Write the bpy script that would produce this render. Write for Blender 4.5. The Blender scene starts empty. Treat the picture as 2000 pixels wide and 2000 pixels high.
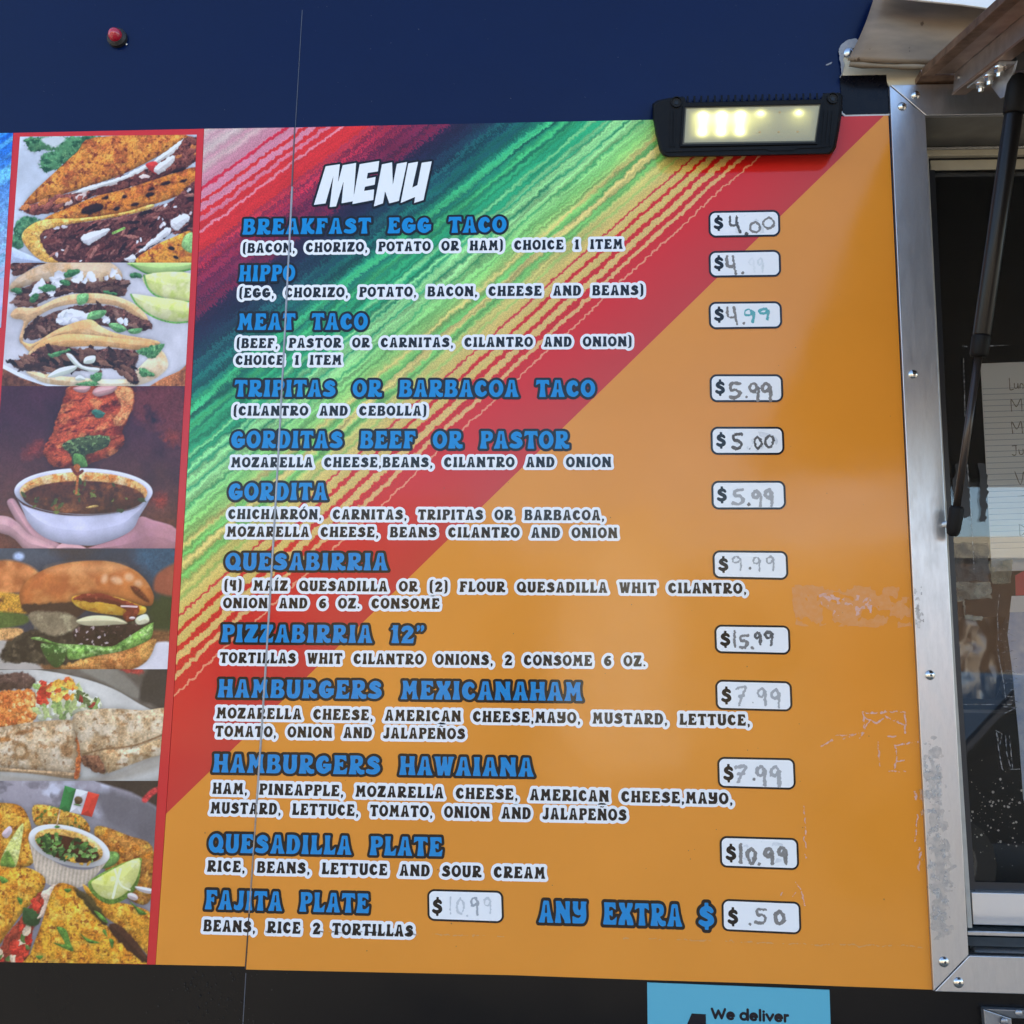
import bpy, math, random
import numpy as np
from mathutils import Matrix, Vector

random.seed(7)
rng = np.random.default_rng(7)
S = bpy.context.scene
COL = S.collection

# ------------------------------------------------------------------ camera
F = 1870.0                                    # focal length for a 2000 px wide frame
D = 1.435                                     # metres from the wall
CAMZ = 1.75
YAW, PITCH, ROLL = math.radians(3.161), math.radians(8.265), math.radians(-0.67)


def rot(yaw, pitch, roll):
    cy, sy, cp, sp = math.cos(yaw), math.sin(yaw), math.cos(pitch), math.sin(pitch)
    cr, sr = math.cos(roll), math.sin(roll)
    Rz = np.array([[cy, -sy, 0], [sy, cy, 0], [0, 0, 1]])
    Rx = np.array([[1, 0, 0], [0, cp, -sp], [0, sp, cp]])
    Ry = np.array([[cr, 0, sr], [0, 1, 0], [-sr, 0, cr]])
    return Rz @ Rx @ Ry


RM = rot(YAW, PITCH, ROLL)
CP = np.array([0.0, -D, CAMZ])
cd = bpy.data.cameras.new('camera')
cam = bpy.data.objects.new('camera', cd)
COL.objects.link(cam)
S.camera = cam
cd.sensor_width = 36.0
cd.lens = F / 2000.0 * 36.0
cd.clip_start, cd.clip_end = 0.02, 500.0
r, f, u = RM[:, 0], RM[:, 1], RM[:, 2]
cam.matrix_world = Matrix(((r[0], u[0], -f[0], CP[0]), (r[1], u[1], -f[1], CP[1]),
                           (r[2], u[2], -f[2], CP[2]), (0, 0, 0, 1)))

# ------------------------------------------------------------------ light
SUN_EL, SUN_AZ = math.radians(37), math.radians(-25)     # sun stands behind the truck, over its roof
w = bpy.data.worlds.new('World')
S.world = w
w.use_nodes = True
nt = w.node_tree
sky = nt.nodes.new('ShaderNodeTexSky')
sky.sky_type = 'NISHITA'
sky.sun_disc = False
sky.sun_elevation = SUN_EL
sky.sun_rotation = SUN_AZ
sky.air_density, sky.dust_density, sky.ozone_density = 1.0, .7, 1.4
bg = nt.nodes['Background']
bg.inputs['Strength'].default_value = 0.13
nt.links.new(sky.outputs[0], bg.inputs[0])
sd = bpy.data.lights.new('sun', 'SUN')
sd.energy, sd.angle, sd.color = 4.0, math.radians(0.55), (1.0, 0.93, 0.82)
sun = bpy.data.objects.new('sun', sd)
COL.objects.link(sun)
to_sun = Vector((math.sin(SUN_AZ) * math.cos(SUN_EL), math.cos(SUN_AZ) * math.cos(SUN_EL), math.sin(SUN_EL)))
sun.rotation_euler = to_sun.to_track_quat('Z', 'Y').to_euler()
sun.location = to_sun * 20
S.view_settings.view_transform = 'Standard'
S.view_settings.look = 'None'
S.view_settings.gamma = 1.0
S.view_settings.use_curve_mapping = False
S.view_settings.exposure = 1.88
S.cycles.max_bounces = 8
S.cycles.caustics_reflective = False
S.cycles.caustics_refractive = False


# ------------------------------------------------------------------ helpers
def at(px, py, Y=0.0):
    """point at depth Y that stands at (px, py) on the photograph's 2000 px grid; arrays allowed"""
    px, py, Y = np.broadcast_arrays(np.asarray(px, float), np.asarray(py, float), np.asarray(Y, float))
    d = np.stack([px - 1000, np.full(px.shape, F), 1000 - py], -1) @ RM.T
    t = (Y + D) / d[..., 1]
    return CP + d * t[..., None]


def V(px, py, Y=0.0):
    return Vector(at(px, py, Y))


def lin(c):
    out = []
    for v in c[:3]:
        v = v / 255.0
        out.append(v / 12.92 if v <= 0.04045 else ((v + 0.055) / 1.055) ** 2.4)
    return tuple(out)


def linA(a):
    a = np.clip(np.asarray(a, float) / 255.0, 0, 1)
    return np.where(a <= 0.04045, a / 12.92, ((a + 0.055) / 1.055) ** 2.4)


def tag(o, label=None, cat=None, group=None, kind=None):
    if label: o['label'] = label
    if cat: o['category'] = cat
    if group: o['group'] = group
    if kind: o['kind'] = kind
    return o


def empty(name, loc, label, cat, group=None):
    o = bpy.data.objects.new(name, None)
    o.location = loc
    COL.objects.link(o)
    o.empty_display_size = 0.05
    o['_loc'] = list(loc)
    return tag(o, label, cat, group)


def world_loc(o):
    v = Vector((0, 0, 0))
    while o is not None:
        v += o.location
        o = o.parent
    return v


def link(name, me, mat, parent=None):
    o = bpy.data.objects.new(name, me)
    COL.objects.link(o)
    if mat is not None and not me.materials:
        me.materials.append(mat)
    if parent is not None:
        o.parent = parent
        o.location = -world_loc(parent)     # all meshes are authored in world coordinates
    return o


def mesh(name, verts, faces, mat, parent=None, smooth=False):
    me = bpy.data.meshes.new(name)
    me.from_pydata([tuple(v) for v in verts], [], [tuple(q) for q in faces])
    if smooth:
        for p in me.polygons: p.use_smooth = True
    me.update()
    return link(name, me, mat, parent)


class MB:
    def __init__(s):
        s.v, s.f = [], []

    def add(s, verts, faces):
        n = len(s.v)
        s.v += [Vector(v) for v in verts]
        s.f += [tuple(i + n for i in q) for q in faces]
        return s

    def box(s, a, b):
        x0, y0, z0 = [min(p, q) for p, q in zip(a, b)]
        x1, y1, z1 = [max(p, q) for p, q in zip(a, b)]
        return s.add([(x0, y0, z0), (x1, y0, z0), (x1, y1, z0), (x0, y1, z0), (x0, y0, z1), (x1, y0, z1), (x1, y1, z1), (x0, y1, z1)],
                     [(0, 3, 2, 1), (4, 5, 6, 7), (0, 1, 5, 4), (1, 2, 6, 5), (2, 3, 7, 6), (3, 0, 4, 7)])

    def hull2(s, front, back):
        """prism between two rings of equal length"""
        n = len(front)
        fs = [tuple(range(n)), tuple(range(2 * n - 1, n - 1, -1))]
        fs += [(i, i + n, (i + 1) % n + n, (i + 1) % n) for i in range(n)]
        return s.add(list(front) + list(back), fs)

    def tube(s, pts, rads, n=16, caps=True):
        pts = [Vector(p) for p in pts]
        rings = []
        for i, p in enumerate(pts):
            d = (pts[min(i + 1, len(pts) - 1)] - pts[max(i - 1, 0)]).normalized()
            a = d.orthogonal().normalized() if i == 0 else (rings[-1][1] - d * rings[-1][1].dot(d)).normalized()
            b = d.cross(a)
            rings.append(([p + (a * math.cos(t) + b * math.sin(t)) * rads[i] for t in [2 * math.pi * k / n for k in range(n)]], a))
        vs = [v for rg, _ in rings for v in rg]
        fs = []
        for i in range(len(pts) - 1):
            for k in range(n):
                fs.append((i * n + k, i * n + (k + 1) % n, (i + 1) * n + (k + 1) % n, (i + 1) * n + k))
        if caps:
            fs.append(tuple(range(n - 1, -1, -1)))
            m = (len(pts) - 1) * n
            fs.append(tuple(range(m, m + n)))
        return s.add(vs, fs)

    def build(s, name, mat, parent=None, smooth=False, bevel=0):
        o = mesh(name, s.v, s.f, mat, parent, smooth)
        if bevel:
            import bmesh
            bm = bmesh.new(); bm.from_mesh(o.data)
            bmesh.ops.remove_doubles(bm, verts=bm.verts, dist=1e-6)
            bmesh.ops.recalc_face_normals(bm, faces=bm.faces)
            bmesh.ops.bevel(bm, geom=[e for e in bm.edges if e.calc_face_angle(0) > 0.5], offset=bevel, segments=2, affect='EDGES', profile=0.5)
            bm.to_mesh(o.data); bm.free()
        return o


def slab(name, ring_px, Yf, Yb, mat, parent=None, bevel=0, smooth=False):
    """plate whose front outline is traced on the wall plane Yf, with real thickness back to Yb"""
    fr = [V(x, y, Yf) for x, y in ring_px]
    bk = [Vector((p.x, Yb, p.z)) for p in fr]
    return MB().hull2(fr, bk).build(name, mat, parent, smooth, bevel)


# ---- materials
MATS = {}


def nodes(m):
    m.use_nodes = True
    t = m.node_tree
    return t, t.nodes, t.links, t.nodes['Principled BSDF']


def mat(name, col, rough=0.4, metal=0.0, spec=0.5, noise=0.0, nscale=40.0, bump=0.0, bscale=300.0, ncol=None, coat=0.0, wave=0.0):
    if name in MATS: return MATS[name]
    m = bpy.data.materials.new(name)
    t, N, L, p = nodes(m)
    p.inputs['Base Color'].default_value = (*col, 1)
    p.inputs['Roughness'].default_value = rough
    p.inputs['Metallic'].default_value = metal
    p.inputs['Specular IOR Level'].default_value = spec
    p.inputs['Coat Weight'].default_value = coat
    geo = N.new('ShaderNodeNewGeometry')
    if noise > 0:
        nz = N.new('ShaderNodeTexNoise')
        nz.inputs['Scale'].default_value = nscale
        nz.inputs['Detail'].default_value = 5
        L.new(geo.outputs['Position'], nz.inputs['Vector'])
        mx = N.new('ShaderNodeMix'); mx.data_type = 'RGBA'
        rp = N.new('ShaderNodeMapRange')
        rp.inputs[1].default_value, rp.inputs[2].default_value = 0.35, 0.7
        rp.inputs[4].default_value = noise
        L.new(nz.outputs[0], rp.inputs[0])
        L.new(rp.outputs[0], mx.inputs[0])
        mx.inputs[6].default_value = (*col, 1)
        mx.inputs[7].default_value = (*(ncol or [c * 0.5 for c in col]), 1)
        L.new(mx.outputs[2], p.inputs['Base Color'])
        rr = N.new('ShaderNodeMapRange')
        rr.inputs[3].default_value, rr.inputs[4].default_value = rough * 0.8, min(1, rough * 1.3)
        L.new(nz.outputs[0], rr.inputs[0])
        L.new(rr.outputs[0], p.inputs['Roughness'])
    if bump > 0:
        add_bump(N, L, p, geo, bump, bscale, wave=wave)
    MATS[name] = m
    return m


def add_bump(N, L, p, geo, bump, bscale, dist=0.001, wave=0.0):
    nb = N.new('ShaderNodeTexNoise')
    nb.inputs['Scale'].default_value = bscale
    nb.inputs['Detail'].default_value = 3
    L.new(geo.outputs['Position'], nb.inputs['Vector'])
    b = N.new('ShaderNodeBump')
    b.inputs['Strength'].default_value = bump
    b.inputs['Distance'].default_value = dist
    L.new(nb.outputs[0], b.inputs['Height'])
    if wave > 0:                      # slow oil-canning of the sheet metal under the film
        nw = N.new('ShaderNodeTexNoise')
        nw.inputs['Scale'].default_value = 4.5
        nw.inputs['Detail'].default_value = 2
        L.new(geo.outputs['Position'], nw.inputs['Vector'])
        bw = N.new('ShaderNodeBump')
        bw.inputs['Strength'].default_value = 1.0
        bw.inputs['Distance'].default_value = wave
        L.new(nw.outputs[0], bw.inputs['Height'])
        L.new(bw.outputs[0], b.inputs['Normal'])
    L.new(b.outputs[0], p.inputs['Normal'])


SPEC = .34
VR, VB = 0.115, 0.055          # gloss and orange peel of the printed wrap


def vinyl(name, srgb, k=1.0, rough=None, noise=0.0):
    c = tuple(v * k for v in lin(srgb))
    return mat('vinyl_' + name, c, VR if rough is None else rough, 0, SPEC, noise=noise, nscale=25, bump=VB, bscale=420, wave=.0022)


def attr_mat(name, layer='print'):
    if name in MATS: return MATS[name]
    m = bpy.data.materials.new(name)
    t, N, L, p = nodes(m)
    a = N.new('ShaderNodeVertexColor')
    a.layer_name = layer
    L.new(a.outputs[0], p.inputs['Base Color'])
    p.inputs['Roughness'].default_value = VR
    p.inputs['Specular IOR Level'].default_value = SPEC
    geo = N.new('ShaderNodeNewGeometry')
    add_bump(N, L, p, geo, VB * 1.3, 420, wave=.0022)
    MATS[name] = m
    return m


# ---- noise on arrays
def vnoise(x, y, seed=0):
    xi, yi = np.floor(x).astype(np.int64), np.floor(y).astype(np.int64)
    xf, yf = x - xi, y - yi
    u_, v_ = xf * xf * (3 - 2 * xf), yf * yf * (3 - 2 * yf)

    def h(a, b):
        n = (a * 374761393 + b * 668265263 + seed * 1274126177) & 0xFFFFFFFF
        n = ((n ^ (n >> 13)) * 1274126177) & 0xFFFFFFFF
        return ((n ^ (n >> 16)) & 0xFFFF) / 65535.0
    return (h(xi, yi) * (1 - u_) + h(xi + 1, yi) * u_) * (1 - v_) + (h(xi, yi + 1) * (1 - u_) + h(xi + 1, yi + 1) * u_) * v_


def fbm(x, y, sc, seed=0, oct=4):
    s_, a_, t_ = 0, 0.5, 0
    for o in range(oct):
        s_ = s_ + a_ * vnoise(x / sc * 2 ** o, y / sc * 2 ** o, seed + o * 17)
        t_ += a_
        a_ *= 0.5
    return s_ / t_


# ---- signed distance drawing
def smooth_path(pts, closed=True, sub=6):
    """points with a third item are rounded (Catmull-Rom), the others are corners"""
    n = len(pts)
    out = []
    for i in range(n if closed else n - 1):
        p1, p2 = pts[i], pts[(i + 1) % n]
        p0 = pts[i - 1] if (closed or i > 0) else p1
        p3 = pts[(i + 2) % n] if (closed or i + 2 < n) else p2
        a, b = np.array(p1[:2], float), np.array(p2[:2], float)
        s1, s2 = len(p1) > 2, len(p2) > 2
        if not s1 and not s2:
            out.append(a)
            continue
        m1 = (b - np.array(p0[:2])) / 2 if s1 else (b - a)
        m2 = (np.array(p3[:2]) - a) / 2 if s2 else (b - a)
        for k in range(sub):
            t = k / sub
            out.append((2 * t**3 - 3 * t**2 + 1) * a + (t**3 - 2 * t**2 + t) * m1 + (-2 * t**3 + 3 * t**2) * b + (t**3 - t**2) * m2)
    if not closed: out.append(np.array(pts[-1][:2], float))
    return np.array(out)


def sd_poly(P, X, Y):
    d = np.full(X.shape, 1e9)
    ins = np.zeros(X.shape, bool)
    n = len(P)
    for i in range(n):
        ax, ay = P[i]
        bx, by = P[(i + 1) % n]
        ex, ey = bx - ax, by - ay
        L2 = ex * ex + ey * ey
        if L2 < 1e-14: continue
        t = np.clip(((X - ax) * ex + (Y - ay) * ey) / L2, 0, 1)
        d = np.minimum(d, (X - ax - t * ex) ** 2 + (Y - ay - t * ey) ** 2)
        if ay != by:
            c = ((ay > Y) != (by > Y)) & (X < (Y - ay) * ex / ey + ax)
            ins ^= c
    d = np.sqrt(d)
    return np.where(ins, -d, d)


def sd_stroke(pts, rads, X, Y, smooth=True):
    P = np.array(pts, float)
    R_ = np.array(rads, float) if np.ndim(rads) else np.full(len(P), float(rads))
    if smooth and len(P) > 2:
        Q = smooth_path([(a, b, 1) for a, b in P], closed=False, sub=6)
        RR = np.interp(np.linspace(0, len(P) - 1, len(Q)), np.arange(len(P)), R_)
        P, R_ = Q, RR
    d = np.full(X.shape, 1e9)
    for i in range(len(P) - 1):
        ax, ay = P[i]
        ex, ey = P[i + 1] - P[i]
        t = np.clip(((X - ax) * ex + (Y - ay) * ey) / max(ex * ex + ey * ey, 1e-12), 0, 1)
        d = np.minimum(d, np.hypot(X - ax - t * ex, Y - ay - t * ey) - (R_[i] * (1 - t) + R_[i + 1] * t))
    if len(P) == 1: d = np.hypot(X - P[0][0], Y - P[0][1]) - R_[0]
    return d


def iso_mesh(d, xs, ys, iso=0.0):
    """polygons of the region d < iso (marching squares, inner runs merged)"""
    q = d - iso
    q = np.where(np.abs(q) < 1e-9, 1e-9, q)
    ins = q < 0
    c = ins[:-1, :-1].astype(int) + ins[:-1, 1:] + ins[1:, 1:] + ins[1:, :-1]
    vs, fs = [], []
    full = c == 4
    for j in range(full.shape[0]):
        row = np.flatnonzero(np.diff(np.concatenate(([0], full[j].astype(np.int8), [0]))))
        for a, b in zip(row[::2], row[1::2]):
            n = len(vs)
            vs += [(xs[a], ys[j]), (xs[b], ys[j]), (xs[b], ys[j + 1]), (xs[a], ys[j + 1])]
            fs.append((n, n + 1, n + 2, n + 3))
    for j, i in zip(*np.nonzero((c > 0) & (c < 4))):
        cs = [(xs[i], ys[j], q[j, i]), (xs[i + 1], ys[j], q[j, i + 1]), (xs[i + 1], ys[j + 1], q[j + 1, i + 1]), (xs[i], ys[j + 1], q[j + 1, i])]
        poly = []
        for k in range(4):
            a, b = cs[k], cs[(k + 1) % 4]
            if a[2] < 0: poly.append((a[0], a[1]))
            if (a[2] < 0) != (b[2] < 0):
                t = a[2] / (a[2] - b[2])
                poly.append((a[0] + t * (b[0] - a[0]), a[1] + t * (b[1] - a[1])))
        if len(poly) >= 3:
            n = len(vs)
            vs += poly
            fs.append(tuple(range(n, n + len(poly))))
    return np.array(vs).reshape(-1, 2), fs


def decal_px(name, field, box, step, Y, material, parent, iso=0.0):
    """flat print/film cut to the shape of a distance field, laid on the plane Y"""
    xs = np.arange(box[0], box[2] + step, step)
    ys = np.arange(box[1], box[3] + step, step)
    X, Yy = np.meshgrid(xs, ys)
    v, fs = iso_mesh(field(X, Yy), xs, ys, iso)
    if not len(fs): return None
    P = at(v[:, 0], v[:, 1], Y)
    return mesh(name, P, [q[::-1] for q in fs], material, parent)
# ------------------------------------------------------------------ lettering (flared, bell-bottom capitals)
def stem(cx, y0=0.0, y1=1.0, k=1.0, b=1.0, tp=1.0):
    prof = [(0, .205 * b), (.10, .185 * b), (.28, .148), (.5, .122), (.7, .122), (.88, .138), (1, .150 * tp)]
    L = [(cx - w_ * k, y0 + (y1 - y0) * t, 1) for t, w_ in prof]
    R_ = [(cx + w_ * k, y0 + (y1 - y0) * t, 1) for t, w_ in prof][::-1]
    L[0], L[-1], R_[0], R_[-1] = L[0][:2], L[-1][:2], R_[0][:2], R_[-1][:2]
    return ('p', R_[::-1] + L[::-1])


def ell(cx, cy, rx, ry):
    return [(cx + rx * math.cos(t), cy + ry * math.sin(t)) for t in np.linspace(0, 2 * math.pi, 36, endpoint=False)]


TOPARM = ('p', [(.08, 1), (.68, 1), (.71, .69), (.62, .73, 1), (.50, .81, 1), (.28, .82)])
MIDARM = ('p', [(.2, .60), (.38, .60, 1), (.53, .67), (.53, .36), (.38, .44, 1), (.2, .44)])
BOTARM = ('p', [(.02, 0), (.72, 0), (.76, .36), (.66, .27, 1), (.52, .19, 1), (.26, .19)])
BOWL = [('p', [(.2, 1), (.50, 1, 1), (.68, .93, 1), (.745, .74, 1), (.69, .53, 1), (.52, .43, 1), (.2, .42)]),
        ('c', [(.34, .80), (.44, .81, 1), (.49, .71, 1), (.44, .60, 1), (.34, .60)])]
LEGS = ('p', [(.26, .46), (.46, .46, 1), (.56, .34, 1), (.66, .24, 1), (.84, .22), (.84, .03), (.66, -.01, 1), (.50, .07, 1), (.40, .25, 1), (.32, .40)])
GL = {
    'A': (.84, [('p', [(0, 0), (.11, .26, 1), (.20, .6, 1), (.245, .86, 1), (.28, 1), (.56, 1), (.595, .86, 1), (.64, .6, 1), (.73, .26, 1), (.84, 0), (.50, 0), (.49, .15, 1), (.465, .29), (.375, .29), (.35, .15, 1), (.34, 0)]),
                ('c', [(.365, .45), (.475, .45), (.445, .82), (.395, .82)])]),
    'B': (.80, [stem(.21), ('p', [(.06, 1), (.50, 1, 1), (.67, .92, 1), (.71, .76, 1), (.65, .58, 1), (.56, .53), (.70, .47, 1), (.79, .28, 1), (.72, .08, 1), (.56, 0, 1), (.06, 0)]),
                ('c', [(.33, .81), (.42, .81, 1), (.46, .72, 1), (.42, .63, 1), (.33, .62)]), ('c', [(.33, .43), (.44, .43, 1), (.50, .31, 1), (.44, .20, 1), (.32, .19)])]),
    'C': (.78, [('s', [(.60, .72), (.56, .80), (.43, .86), (.25, .76), (.17, .50), (.24, .25), (.42, .13), (.58, .18), (.64, .26)], [.10, .11, .13, .16, .17, .17, .14, .11, .10])]),
    'D': (.80, [stem(.21), ('p', [(.05, 1), (.42, 1, 1), (.66, .88, 1), (.79, .52, 1), (.68, .14, 1), (.44, 0, 1), (.04, 0)]),
                ('c', [(.34, .80), (.43, .78, 1), (.50, .50, 1), (.43, .22, 1), (.33, .19)])]),
    'E': (.77, [stem(.21), TOPARM, MIDARM, BOTARM]),
    'F': (.72, [stem(.21), TOPARM, MIDARM]),
    'G': (.86, [('s', [(.60, .74), (.56, .82), (.43, .86), (.25, .76), (.17, .50), (.24, .25), (.42, .13), (.58, .18), (.67, .30)], [.10, .11, .13, .16, .17, .17, .14, .13, .14]),
                ('p', [(.40, .54), (.84, .54), (.82, .20), (.62, .14), (.60, .36), (.40, .38)])]),
    'H': (.86, [stem(.19, k=.94), stem(.67, k=.94), ('p', [(.2, .60), (.66, .60), (.66, .43), (.2, .43)])]),
    'I': (.42, [stem(.21)]),
    'J': (.62, [('p', [(.30, 1), (.60, 1), (.56, .8, 1), (.55, .5, 1), (.56, .2, 1), (.42, .01, 1), (.18, 0, 1), (.02, .07), (.04, .30), (.16, .22, 1), (.27, .28, 1), (.32, .5, 1), (.32, .8, 1)])]),
    'K': (.84, [stem(.21), ('p', [(.28, .46), (.46, .8, 1), (.50, 1), (.80, 1), (.74, .82, 1), (.52, .56), (.66, .30, 1), (.84, .22), (.84, .02), (.64, 0, 1), (.46, .16, 1), (.28, .44)])]),
    'L': (.68, [stem(.21), ('p', [(.02, 0), (.64, 0), (.68, .38), (.57, .27, 1), (.46, .19, 1), (.26, .19)])]),
    'M': (.98, [('p', [(0, 0), (.11, .3, 1), (.14, .7, 1), (.10, 1), (.34, 1), (.49, .62), (.64, 1), (.88, 1), (.84, .7, 1), (.87, .3, 1), (.98, 0), (.62, 0), (.66, .25, 1), (.655, .52), (.49, .24), (.325, .52), (.32, .25, 1), (.36, 0)])]),
    'N': (.90, [stem(.18, k=.84), stem(.72, k=.84), ('p', [(.05, 1), (.31, 1), (.80, .22), (.80, 0), (.62, 0), (.09, .84)])]),
    'O': (.84, [('p', ell(.42, .5, .42, .51)), ('c', ell(.42, .53, .155, .28))]),
    'P': (.74, [stem(.21)] + BOWL),
    'Q': (.88, [('p', ell(.42, .5, .42, .51)), ('c', ell(.41, .55, .155, .27)), ('p', [(.38, .40), (.52, .36, 1), (.62, .2, 1), (.88, .18), (.88, 0), (.66, -.02, 1), (.50, .1, 1)])]),
    'R': (.84, [stem(.21)] + BOWL + [LEGS]),
    'S': (.78, [('s', [(.62, .74), (.56, .82), (.40, .86), (.24, .77), (.22, .64), (.38, .54), (.56, .43), (.61, .28), (.48, .15), (.28, .13), (.12, .17)], [.11, .12, .135, .14, .14, .15, .16, .16, .145, .135, .13])]),
    'T': (.78, [stem(.39, b=.92), ('p', [(.03, 1), (.75, 1), (.78, .70), (.68, .76, 1), (.55, .81, 1), (.23, .81, 1), (.10, .76, 1), (0, .70)])]),
    'U': (.80, [('p', [(0.02, 1), (.33, 1), (.30, .8, 1), (.29, .45, 1), (.33, .24, 1), (.40, .20, 1), (.48, .25, 1), (.51, .45, 1), (.50, .8, 1), (.48, 1), (.78, 1), (.75, .8, 1), (.77, .35, 1), (.66, .06, 1), (.40, -.02, 1), (.14, .06, 1), (.04, .35, 1), (.06, .8, 1)])]),
    'W': (1.06, [('p', [(0, 1), (.32, 1), (.32, .8, 1), (.36, .36), (.45, .70, 1), (.46, 1), (.66, 1), (.68, .7, 1), (.72, .36), (.76, .8, 1), (.76, 1), (1.06, 1), (.98, .8, 1), (.88, .3, 1), (.84, 0), (.60, 0), (.53, .35), (.44, 0), (.20, 0), (.16, .3, 1), (.07, .8, 1)])]),
    'X': (.84, [('p', [(.04, 1), (.34, 1), (.36, .85, 1), (.43, .70), (.50, .85, 1), (.52, 1), (.80, 1), (.77, .82, 1), (.62, .55), (.78, .25, 1), (.84, 0), (.50, 0), (.48, .15, 1), (.42, .34), (.36, .15, 1), (.35, 0), (0, 0), (.06, .25, 1), (.23, .55), (.08, .82, 1)])]),
    'Y': (.82, [('p', [(.02, 1), (.33, 1), (.31, .85, 1), (.32, .68, 1), (.40, .60, 1), (.48, .68, 1), (.50, .85, 1), (.48, 1), (.80, 1), (.76, .8, 1), (.78, .3, 1), (.66, .04, 1), (.40, 0, 1), (.02, 0), (.02, .34), (.16, .27, 1), (.36, .24, 1), (.48, .32, 1), (.47, .42), (.34, .38, 1), (.14, .46, 1), (.04, .66, 1), (.05, .85, 1)])]),
    'Z': (.78, [('p', [(.06, 1), (.72, 1), (.74, .84), (.42, .22), (.58, .2, 1), (.68, .26, 1), (.76, .36), (.74, 0), (.02, 0), (.0, .16), (.34, .79), (.22, .79, 1), (.12, .73, 1), (.04, .66)])]),
    '1': (.46, [stem(.25), ('p', [(.0, .78), (.12, .88, 1), (.18, 1), (.34, 1), (.3, .72)])]),
    '2': (.76, [('s', [(.14, .74), (.24, .84), (.42, .86), (.57, .75), (.54, .60), (.38, .42), (.22, .22)], [.11, .13, .135, .14, .14, .13, .12]), ('p', [(.04, 0), (.70, 0), (.75, .34), (.64, .25, 1), (.52, .2, 1), (.28, .2), (.1, .16)])]),
    '4': (.72, [stem(.50, b=.85), ('s', [(.17, .92), (.15, .66), (.22, .50), (.45, .47)], [.12, .13, .12, .09])]),
    '6': (.78, [('s', [(.58, .84), (.38, .82), (.21, .62), (.17, .36), (.28, .16), (.48, .14), (.60, .30), (.54, .48), (.36, .52), (.22, .42)], [.10, .12, .14, .15, .14, .13, .13, .12, .1, .09])]),
    '(': (.40, [('s', [(.34, 1.10), (.22, 1.04), (.17, .88), (.16, .50), (.17, .10), (.22, -.06), (.34, -.13)], [.055, .08, .12, .13, .12, .08, .055])]),
    ')': (.40, [('s', [(.06, 1.10), (.18, 1.04), (.23, .88), (.24, .50), (.23, .10), (.18, -.06), (.06, -.13)], [.055, .08, .12, .13, .12, .08, .055])]),
    ',': (.26, [('s', [(.13, .08), (.14, .0), (.09, -.14)], [.10, .09, .035])]),
    '.': (.26, [('s', [(.13, .09), (.131, .09)], [.10, .10])]),
    '"': (.50, [('s', [(.14, .92), (.15, .82), (.08, .68)], [.10, .09, .04]), ('s', [(.37, .92), (.38, .82), (.31, .68)], [.10, .09, .04])]),
    '$': (.76, [('s', [(.62, .72), (.54, .80), (.38, .83), (.22, .75), (.22, .62), (.40, .52), (.56, .42), (.60, .28), (.48, .17), (.28, .15), (.13, .22)], [.10, .12, .13, .13, .14, .14, .14, .14, .13, .13, .12]),
                ('p', [(.31, 1.08), (.47, 1.08), (.47, .85), (.31, .85)]), ('p', [(.31, .14), (.47, .14), (.47, -.10), (.31, -.10)])]),
    ' ': (.62, []),
}
GL['\u00d1'] = (GL['N'][0], GL['N'][1] + [('s', [(.24, 1.14), (.36, 1.19), (.48, 1.14), (.60, 1.19)], [.03, .05, .05, .03])])
GL['\u00d3'] = (GL['O'][0], GL['O'][1] + [('s', [(.38, 1.10), (.52, 1.24)], [.045, .06])])
GL['\u00cd'] = (GL['I'][0], GL['I'][1] + [('s', [(.20, 1.10), (.34, 1.24)], [.045, .06])])
ROUND = 0.025


def glyph_field(ch, X, Y):
    d = np.full(X.shape, 1e3)
    for op in GL[ch][1]:
        if op[0] == 's':
            d = np.minimum(d, sd_stroke(op[1], op[2], X, Y))
        elif op[0] == 'p':
            d = np.minimum(d, sd_poly(smooth_path(op[1]), X, Y) - ROUND * 0.6)
    for op in GL[ch][1]:
        if op[0] == 'c':
            h = sd_poly(smooth_path(op[1]), X, Y) - ROUND * 0.3
            d = np.where(d < 0.02, np.maximum(d, -h), d)
    return d


class Line:
    """one line of lettering laid along a baseline on the wall"""
    def __init__(s, text, p0, p1, cap, track=0.05, space=None, res=22):
        a = at(p0[0], p0[1]); b = at(p1[0], p1[1])
        s.cap = float(np.linalg.norm(a - at(p0[0], p0[1] - cap)))
        ux = (b - a); length = np.linalg.norm(ux); ux = ux / length
        s.o, s.ux, s.uy = a, ux, np.array([-ux[2], 0, ux[0]])
        sp = GL[' '][0] if space is None else space
        x, pos = 0.0, []
        for ch in text:
            if ch != ' ': pos.append((ch, x))
            x += (sp if ch == ' ' else GL[ch][0]) + track
        s.kx = (length / s.cap) / (x - track)
        h = 1.0 / res
        s.xs = np.arange(-.5, x * s.kx + .5, h); s.ys = np.arange(-.62, 1.75, h)
        X, Y = np.meshgrid(s.xs, s.ys)
        s.d = np.full(X.shape, 1e3)
        for ch, gx in pos:
            i0, i1 = np.searchsorted(s.xs, (gx * s.kx - .5, (gx + GL[ch][0]) * s.kx + .5))
            XX = (X[:, i0:i1]) / s.kx - gx
            g = glyph_field(ch, XX, Y[:, i0:i1])
            s.d[:, i0:i1] = np.minimum(s.d[:, i0:i1], g)

    def build(s, name, iso, Y, m, parent):
        v, fs = iso_mesh(s.d, s.xs, s.ys, iso)
        P = s.o + v[:, :1] * s.cap * s.ux + v[:, 1:] * s.cap * s.uy
        P[:, 1] = Y
        return mesh(name, P, fs, m, parent)
# ------------------------------------------------------------------ surroundings that light the wall and show in its gloss
def ground_mat():
    return mat('lot_ground', (.30, .255, .19), .85, noise=.6, nscale=1.5, ncol=(.22, .185, .14), bump=.4, bscale=60)


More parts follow.
